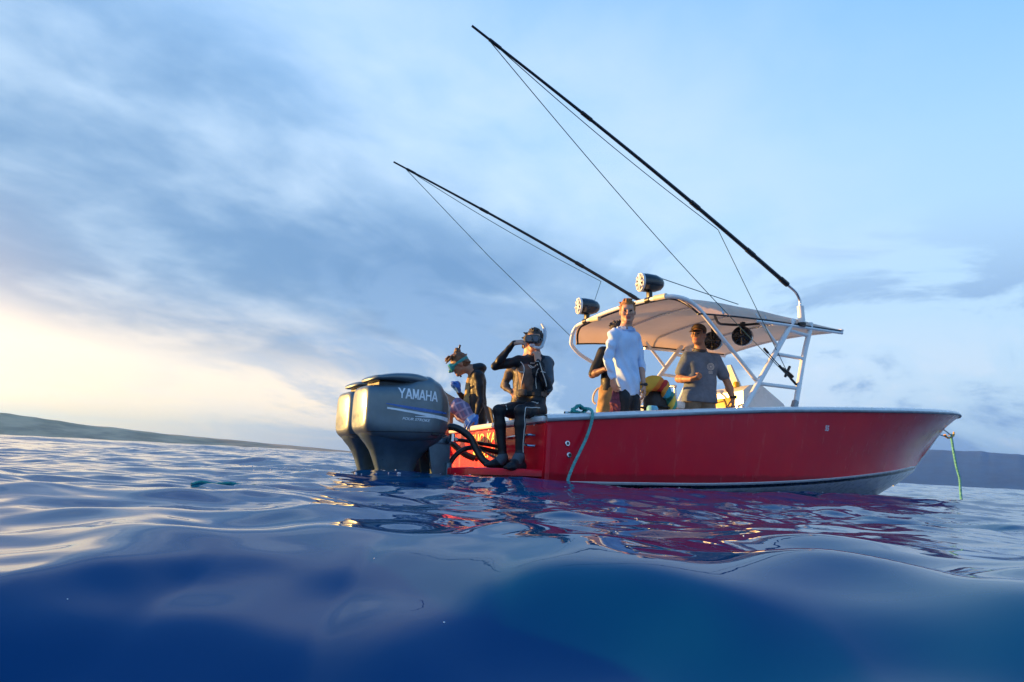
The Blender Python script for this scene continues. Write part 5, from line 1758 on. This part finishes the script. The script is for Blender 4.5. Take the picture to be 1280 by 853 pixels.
# ---- the man with the cap and grey shirt
def capped_man():
    pr = person((2.294, 8.063, .285), 'man in a brown cap and grey T-shirt standing by the console')
    F = Flesh(); hc = (-.062, -.02, 1.555); rm = rotm(-36, 0, 2)
    P_ = head(F, hc, rm, (-.030, .02, 1.375), 'skin', 1.0, 0.058)
    shA, shB = (-.198, -.03, 1.278), (.160, .04, 1.290)
    hA, hB = (-.120, -.02, .80), (.050, .02, .80)
    torso(F, (-.028, .0, 1.36), shA, shB, hA, hB, 'body', 1.0)
    elA, wrA = (-.290, .0, 1.020), (-.195, -.21, 1.000)
    elB, wrB = (.315, .05, 1.005), (.352, -.02, .815)
    arm(F, shA, elA, wrA, 'body', 'skin', 1.08); arm(F, shB, elB, wrB, 'body', 'skin', 1.08)
    hand(F, wrA, (.70, -.55, .15), (.35, .25, .85), 1, 'skin', 1.02, (48, 60, 40), 0.9)
    hand(F, wrB, (-.05, -.14, -1.0), (-.75, .4, 0), 1, 'skin', 1.02, (45, 50, 35), 0.5)
    kA, kB = (-.14, -.03, .44), (.075, .0, .44); aA, aB = (-.15, .03, .08), (.085, .05, .08)
    leg(F, hA, kA, aA, 'skin', 'skin', 1.05); leg(F, hB, kB, aB, 'skin', 'skin', 1.05)
    foot(F, aA, (-.22, -.16, 0), 'skin'); foot(F, aB, (.12, -.14, 0), 'skin')
    F.mesh('body', {'body': m_skin_tan, 'skin': m_skin_tan, 'eye': m_eye, 'lip': m_lip}, pr, 0.0065)
    hair(pr, hc, rm, m_hair_dark, 0.95, 0.0, 17, 0.06, 'hair', 0)
    T = Flesh()
    torso(T, (-.028, .0, 1.355), shA, shB, (-.115, -.02, .80), (.050, .02, .80), 's', 1.0, .018, 1.06, 1.0)
    T.cone((-.118, -.02, .84), (-.118, -.02, .72), .124, .126, 's', 0.05).cone((.045, .02, .84), (.045, .02, .72), .122, .124, 's', 0.05)
    for a, b in ((shA, elA), (shB, elB)):
        a = np.array(a); b = np.array(b)
        T.cone(a, a + (b - a) * .66, .070, .070, 's', 0.03)
    w1 = wrinkle(51, .0050, (13, 18, 24), .8)

    def warp(p):
        return w1(p) + .004 * np.sin(44 * (p[:, 0] * .8 - .35 * p[:, 2]) + 2.6 * np.sin(8 * p[:, 2])) * sstep(1.25 - p[:, 2], 0, .3)
    sh_ = T.mesh('shirt', {'s': m_shirtgrey}, pr, 0.0065, warp, lambda g_: np.maximum(.752 - g_[..., 2], np.where(np.abs(g_[..., 0] + .03) < .085, (g_[..., 2] - 1.385 - .5 * g_[..., 1]), -1)))
    bvh = BVHTree.FromPolygons([v.co.copy() for v in sh_.data.vertices], [tuple(p.vertices) for p in sh_.data.polygons])

    def badge(b):
        for rr_ in (.040, .028):
            pts = []
            for a in np.linspace(0, 6.283, 25):
                h = bvh.ray_cast(Vector((.065 + rr_ * math.cos(a), -1, 1.175 + rr_ * math.sin(a))), Vector((0, 1, 0)))
                if h[0]: pts.append(np.array(h[0]) + (0, -.002, 0))
            tube(b, pts, .0030, 5)
        for k in range(3):
            pts = []
            for x in np.linspace(.040, .090, 6):
                h = bvh.ray_cast(Vector((x, -1, 1.118 - .011 * k + .003 * math.sin(200 * x))), Vector((0, 1, 0)))
                if h[0]: pts.append(np.array(h[0]) + (0, -.002, 0))
            tube(b, pts, .0026, 5)
        for k in range(4):
            pts = []
            for q in np.linspace(-1, 1, 5):
                h = bvh.ray_cast(Vector((.065 + .022 * q * math.cos(k * .785), -1, 1.175 + .022 * q * math.sin(k * .785))), Vector((0, 1, 0)))
                if h[0]: pts.append(np.array(h[0]) + (0, -.002, 0))
            tube(b, pts, .0024, 5)
    bd = bmobj('chest_print', badge, m_seam, sh_); bd['kind'] = 'stuff'
    K = Flesh()
    for hp, kn in ((hA, kA), (hB, kB)):
        K.cone(hp, np.array(kn) + (0, 0, .02), .104, .110, 'k', 0.02)
    K.ell((-.035, .0, .80), (.165, .112, .08), 'k', 0.04)
    K.mesh('shorts', {'k': m_khaki}, pr, 0.0075, wrinkle(53, .005, (16, 22, 28)), lambda g_: .44 - g_[..., 2])
    G = Flesh()
    G.ell(P_(0, .010, .068), (.090, .108, .082), 'c', 0.02, rm)
    iv = np.array(hc)
    cp = G.mesh('cap', {'c': m_brownhat}, pr, 0.006, None, lambda g_: .050 - .03 * ((g_ - iv) @ rm)[..., 1] / .1 - ((g_ - iv) @ rm)[..., 2])

    def brim(b):
        rows = []
        for d, w, dz_ in ((-.070, .082, .062), (-.11, .084, .058), (-.150, .074, .048), (-.184, .048, .038), (-.196, .014, .034)):
            rows.append([P_(w * q, d + .03 * q * q, dz_ - .020 * q * q) for q in np.linspace(-1, 1, 13)])
        loft(b, rows, False)
        bmesh.ops.solidify(b, geom=b.faces[:], thickness=.004)
    bmobj('cap_brim', brim, m_brownhat, cp)
    bmobj('cap_button', lambda b: lathe(b, [(0, .009), (.005, .007), (.007, .001)], P_(0, .01, .148), rm @ np.array((0, 0, 1.)), 10), m_brownhat, cp)
    bmobj('neck_gaiter', lambda b: loft(b, [[(-.032 + (.072 + e) * math.cos(a), .010 + (.076 + e) * math.sin(a) , 1.385 + z + .028 * math.sin(a)) for a in np.linspace(0, 6.283, 26, endpoint=False)] for z, e in ((-.03, .012), (-.015, .016), (.0, .006), (.015, .008), (.03, -.004))], True, False), m_bag, pr)
    bmobj('wrist_watch', lambda b: (tube(b, [np.array(wrB) + (.036 * math.cos(a), .036 * math.sin(a), .02) for a in np.linspace(0, 6.283, 17)], .010, 6, cap=False), box(b, tuple(np.array(wrB) + (.014, -.040, .02)), (.038, .016, .040), None, .005)), m_black, pr)
    return pr


seated_diver(); bent_diver(); kneeling_diver(); standing_man(); hidden_person(); capped_man()

# ------------------------------------------------------------------ gear in the boat
def gear(name, p, label, cat, group=None):
    return tag(empty(name, b2w(p)), label, cat, group)


# maroon gloves dangling from his hand
gl = tag(empty('diving_gloves', (1.10, 7.05, .98)), 'crumpled maroon gloves dangling from the hand of the man in pale blue', 'gloves')
F = Flesh()
for j, (x, y) in enumerate(((0, 0), (.028, -.01), (-.022, .012))):
    F.cone((x * .4, y, .02), (x, y, -.10), .022, .030, 'g', 0.015).cone((x, y, -.10), (x * 1.3 + .01, y, -.16), .030, .022, 'g', 0.015)
    for k in range(4):
        F.cone((x + .010 * (k - 1.5), y, -.14), (x * 1.3 + .017 * (k - 1.5) + .008, y - .008 * k, -.225 - .015 * ((k + j) % 3)), .0115, .007, 'g', 0.004)
F.mesh('glove_pair', {'g': m_maroon}, gl, 0.005, wrinkle(61, .004, (30, 40, 50)))

# yellow tank with its valve, held upright by the gunwale
tk = gear('dive_tank', (1.47, -0.03, .27), 'yellow scuba tank standing beside the man in pale blue', 'tank')
bmobj('cylinder', lambda b: lathe(b, [(0, .075), (.02, .085), (.60, .085), (.66, .075), (.70, .045), (.72, .025)], (0, 0, 0), (.03, .0, 1), 24), m_yellow, tk)
bmobj('valve', lambda b: (lathe(b, [(0, .022), (.07, .022), (.075, .012)], (.02, 0, .72), (0, 0, 1), 12), lathe(b, [(-.06, .02), (.06, .018)], (.02, 0, .755), (.86, -.5, 0), 12)), m_cream, tk)
bmobj('regulator_hose', lambda b: tube(b, [(.02, 0, .78), (-.04, .03, .84), (-.09, .05, .78), (-.10, .06, .70), (-.07, .05, .66)], .012, 8, 5), m_cream, tk)

# a pile of dive gear amidships: a charcoal bag, a teal bottle, a rainbow towel
bg_ = gear('dive_bag', (2.03, -0.28, .36), 'upright charcoal dive bag between the two standing men', 'bag')
F = Flesh()
F.cone((0, 0, .12), (0, 0, .62), .13, .125, 'b', 0.05).cone((.12, .06, .12), (.11, .06, .60), .12, .11, 'b', 0.05).ball((.05, .03, .68), .10, 'b', 0.06)
bb = F.mesh('bag_body', {'b': m_bag}, bg_, 0.009, wrinkle(71, .008, (12, 17, 22)), lambda g_: .012 - g_[..., 2])
for z in (.38, .55):
    bmobj('strap', lambda b: tube(b, [(.05 + .20 * math.cos(a) * .98, .03 + .165 * math.sin(a), z + .01 * math.sin(3 * a)) for a in np.linspace(0, 6.283, 30)], .012, 6, cap=False), m_strapblk, bg_)
bt = gear('water_bottle', (1.80, -0.50, .27), 'teal metal bottle with pale blue cap beside the charcoal dive bag', 'bottle')
bmobj('bottle_body', lambda b: lathe(b, [(0, .06), (.01, .068), (.46, .068), (.50, .06)], (0, 0, 0), (0, 0, 1), 20), m_tealtank, bt)
m_capblue = M('sky_blue_plastic', (0.16, 0.50, 0.70), 0.4, var=0.06)
bmobj('bottle_cap', lambda b: lathe(b, [(0, .064), (.10, .064), (.125, .05), (.13, .01)], (0, 0, .50), (0, 0, 1), 20), m_capblue, bt)


def rainbow():
    m = bpy.data.materials.new('rainbow_cloth'); m.use_nodes = True
    t = NT(m.node_tree); t.n.clear()
    co = t.node('ShaderNodeTexCoord').outputs['Object']
    w = t.noise(co, 7, 3, 0.5)
    sx = t.node('ShaderNodeSeparateXYZ'); t.set(sx, 0, co)
    v = t.m('ADD', t.m('MULTIPLY', sx.outputs[0], 2.2), t.m('MULTIPLY', sx.outputs[2], -1.25))
    v = t.m('ADD', v, t.m('MULTIPLY', t.m('SUBTRACT', w, .5), .16))
    v = t.m('ADD', v, 0.42)
    c = t.ramp(v, [(0.0, (.62, .36, .04)), (.16, (.66, .20, .03)), (.30, (.42, .03, .03)), (.44, (.60, .30, .05)), (.55, (.02, .28, .42)), (.68, (.03, .22, .20)), (.80, (.65, .50, .08)), (.92, (.04, .30, .25)), (1.0, (.35, .05, .05))])
    c.node.color_ramp.interpolation = 'CONSTANT'
    p = t.node('ShaderNodeBsdfPrincipled'); t.set(p, 'Base Color', c); p.inputs['Roughness'].default_value = 0.85
    o = t.node('ShaderNodeOutputMaterial'); t.l.new(p.outputs[0], o.inputs[0])
    return m


tw = gear('beach_towel', (2.00, -0.41, 1.05), 'rainbow striped towel draped over the charcoal dive bag', 'towel')
F = Flesh()
F.ell((-.06, .0, .12), (.14, .13, .085), 't', 0.05).ell((-.16, -.04, .06), (.055, .08, .07), 't', 0.05)
F.ell((.07, .02, .05), (.060, .10, .12), 't', 0.05).ell((.16, .02, -.10), (.045, .08, .15), 't', 0.05).ell((.225, .0, -.27), (.042, .06, .10), 't', 0.04)
F.mesh('towel_cloth', {'t': rainbow()}, tw, 0.008, wrinkle(73, .016, (12, 20, 30)))

# fin blade standing up behind the transom
fn = gear('dive_fin', (0.06, -0.12, .56), 'brownish fin blade sticking up left of the seated diver', 'fin')
m_fin = M('bronze_fin_rubber', (0.16, 0.11, 0.08), 0.4, var=0.15)


def blade(b):
    rows = []
    for q in np.linspace(0, 1, 9):
        c = np.array((-.02 - .07 * q, .02 + .05 * q, .22 * q)); w = .045 + .035 * q
        d = np.array((.60, -.30, -.22 - .1 * q))
        rows.append([c + d * w * s_ + np.array((0, .006 * math.cos(3 * s_), 0)) for s_ in np.linspace(-1, 1, 7)])
    loft(b, rows, False)
    bmesh.ops.solidify(b, geom=b.faces[:], thickness=.006)


fb = bmobj('fin_blade', blade, m_fin, fn)
bmobj('fin_rib', lambda b: (tube(b, [(-.02 + .027, .02 - .0135, -.01), (-.09 + .048, .07 - .024, .19)], .007, 6), ), m_black, fb)
bmobj('foot_pocket', lambda b: lathe(b, [(0, .05), (.1, .055), (.18, .045), (.2, .01)], (-.02, .02, .03), (.10, -.05, -1), 16), m_black, fn)

# ------------------------------------------------------------------ air
hz = bpy.data.materials.new('sea_air'); hz.use_nodes = True
hz.node_tree.nodes.clear()
t = NT(hz.node_tree)
pv = t.node('ShaderNodeVolumePrincipled')
pv.inputs['Color'].default_value = (0.19, 0.44, 0.98, 1)
pv.inputs['Density'].default_value = 0.00006
pv.inputs['Anisotropy'].default_value = 0.42
oo = t.node('ShaderNodeOutputMaterial'); t.l.new(pv.outputs[0], oo.inputs['Volume'])
bm = bmesh.new()
box(bm, (0, 0, 310), (40000, 40000, 630))
haze = obj('haze', bm, hz, None, False)
tag(haze, 'thin bluish sea air that fades the far shores', kind='stuff')
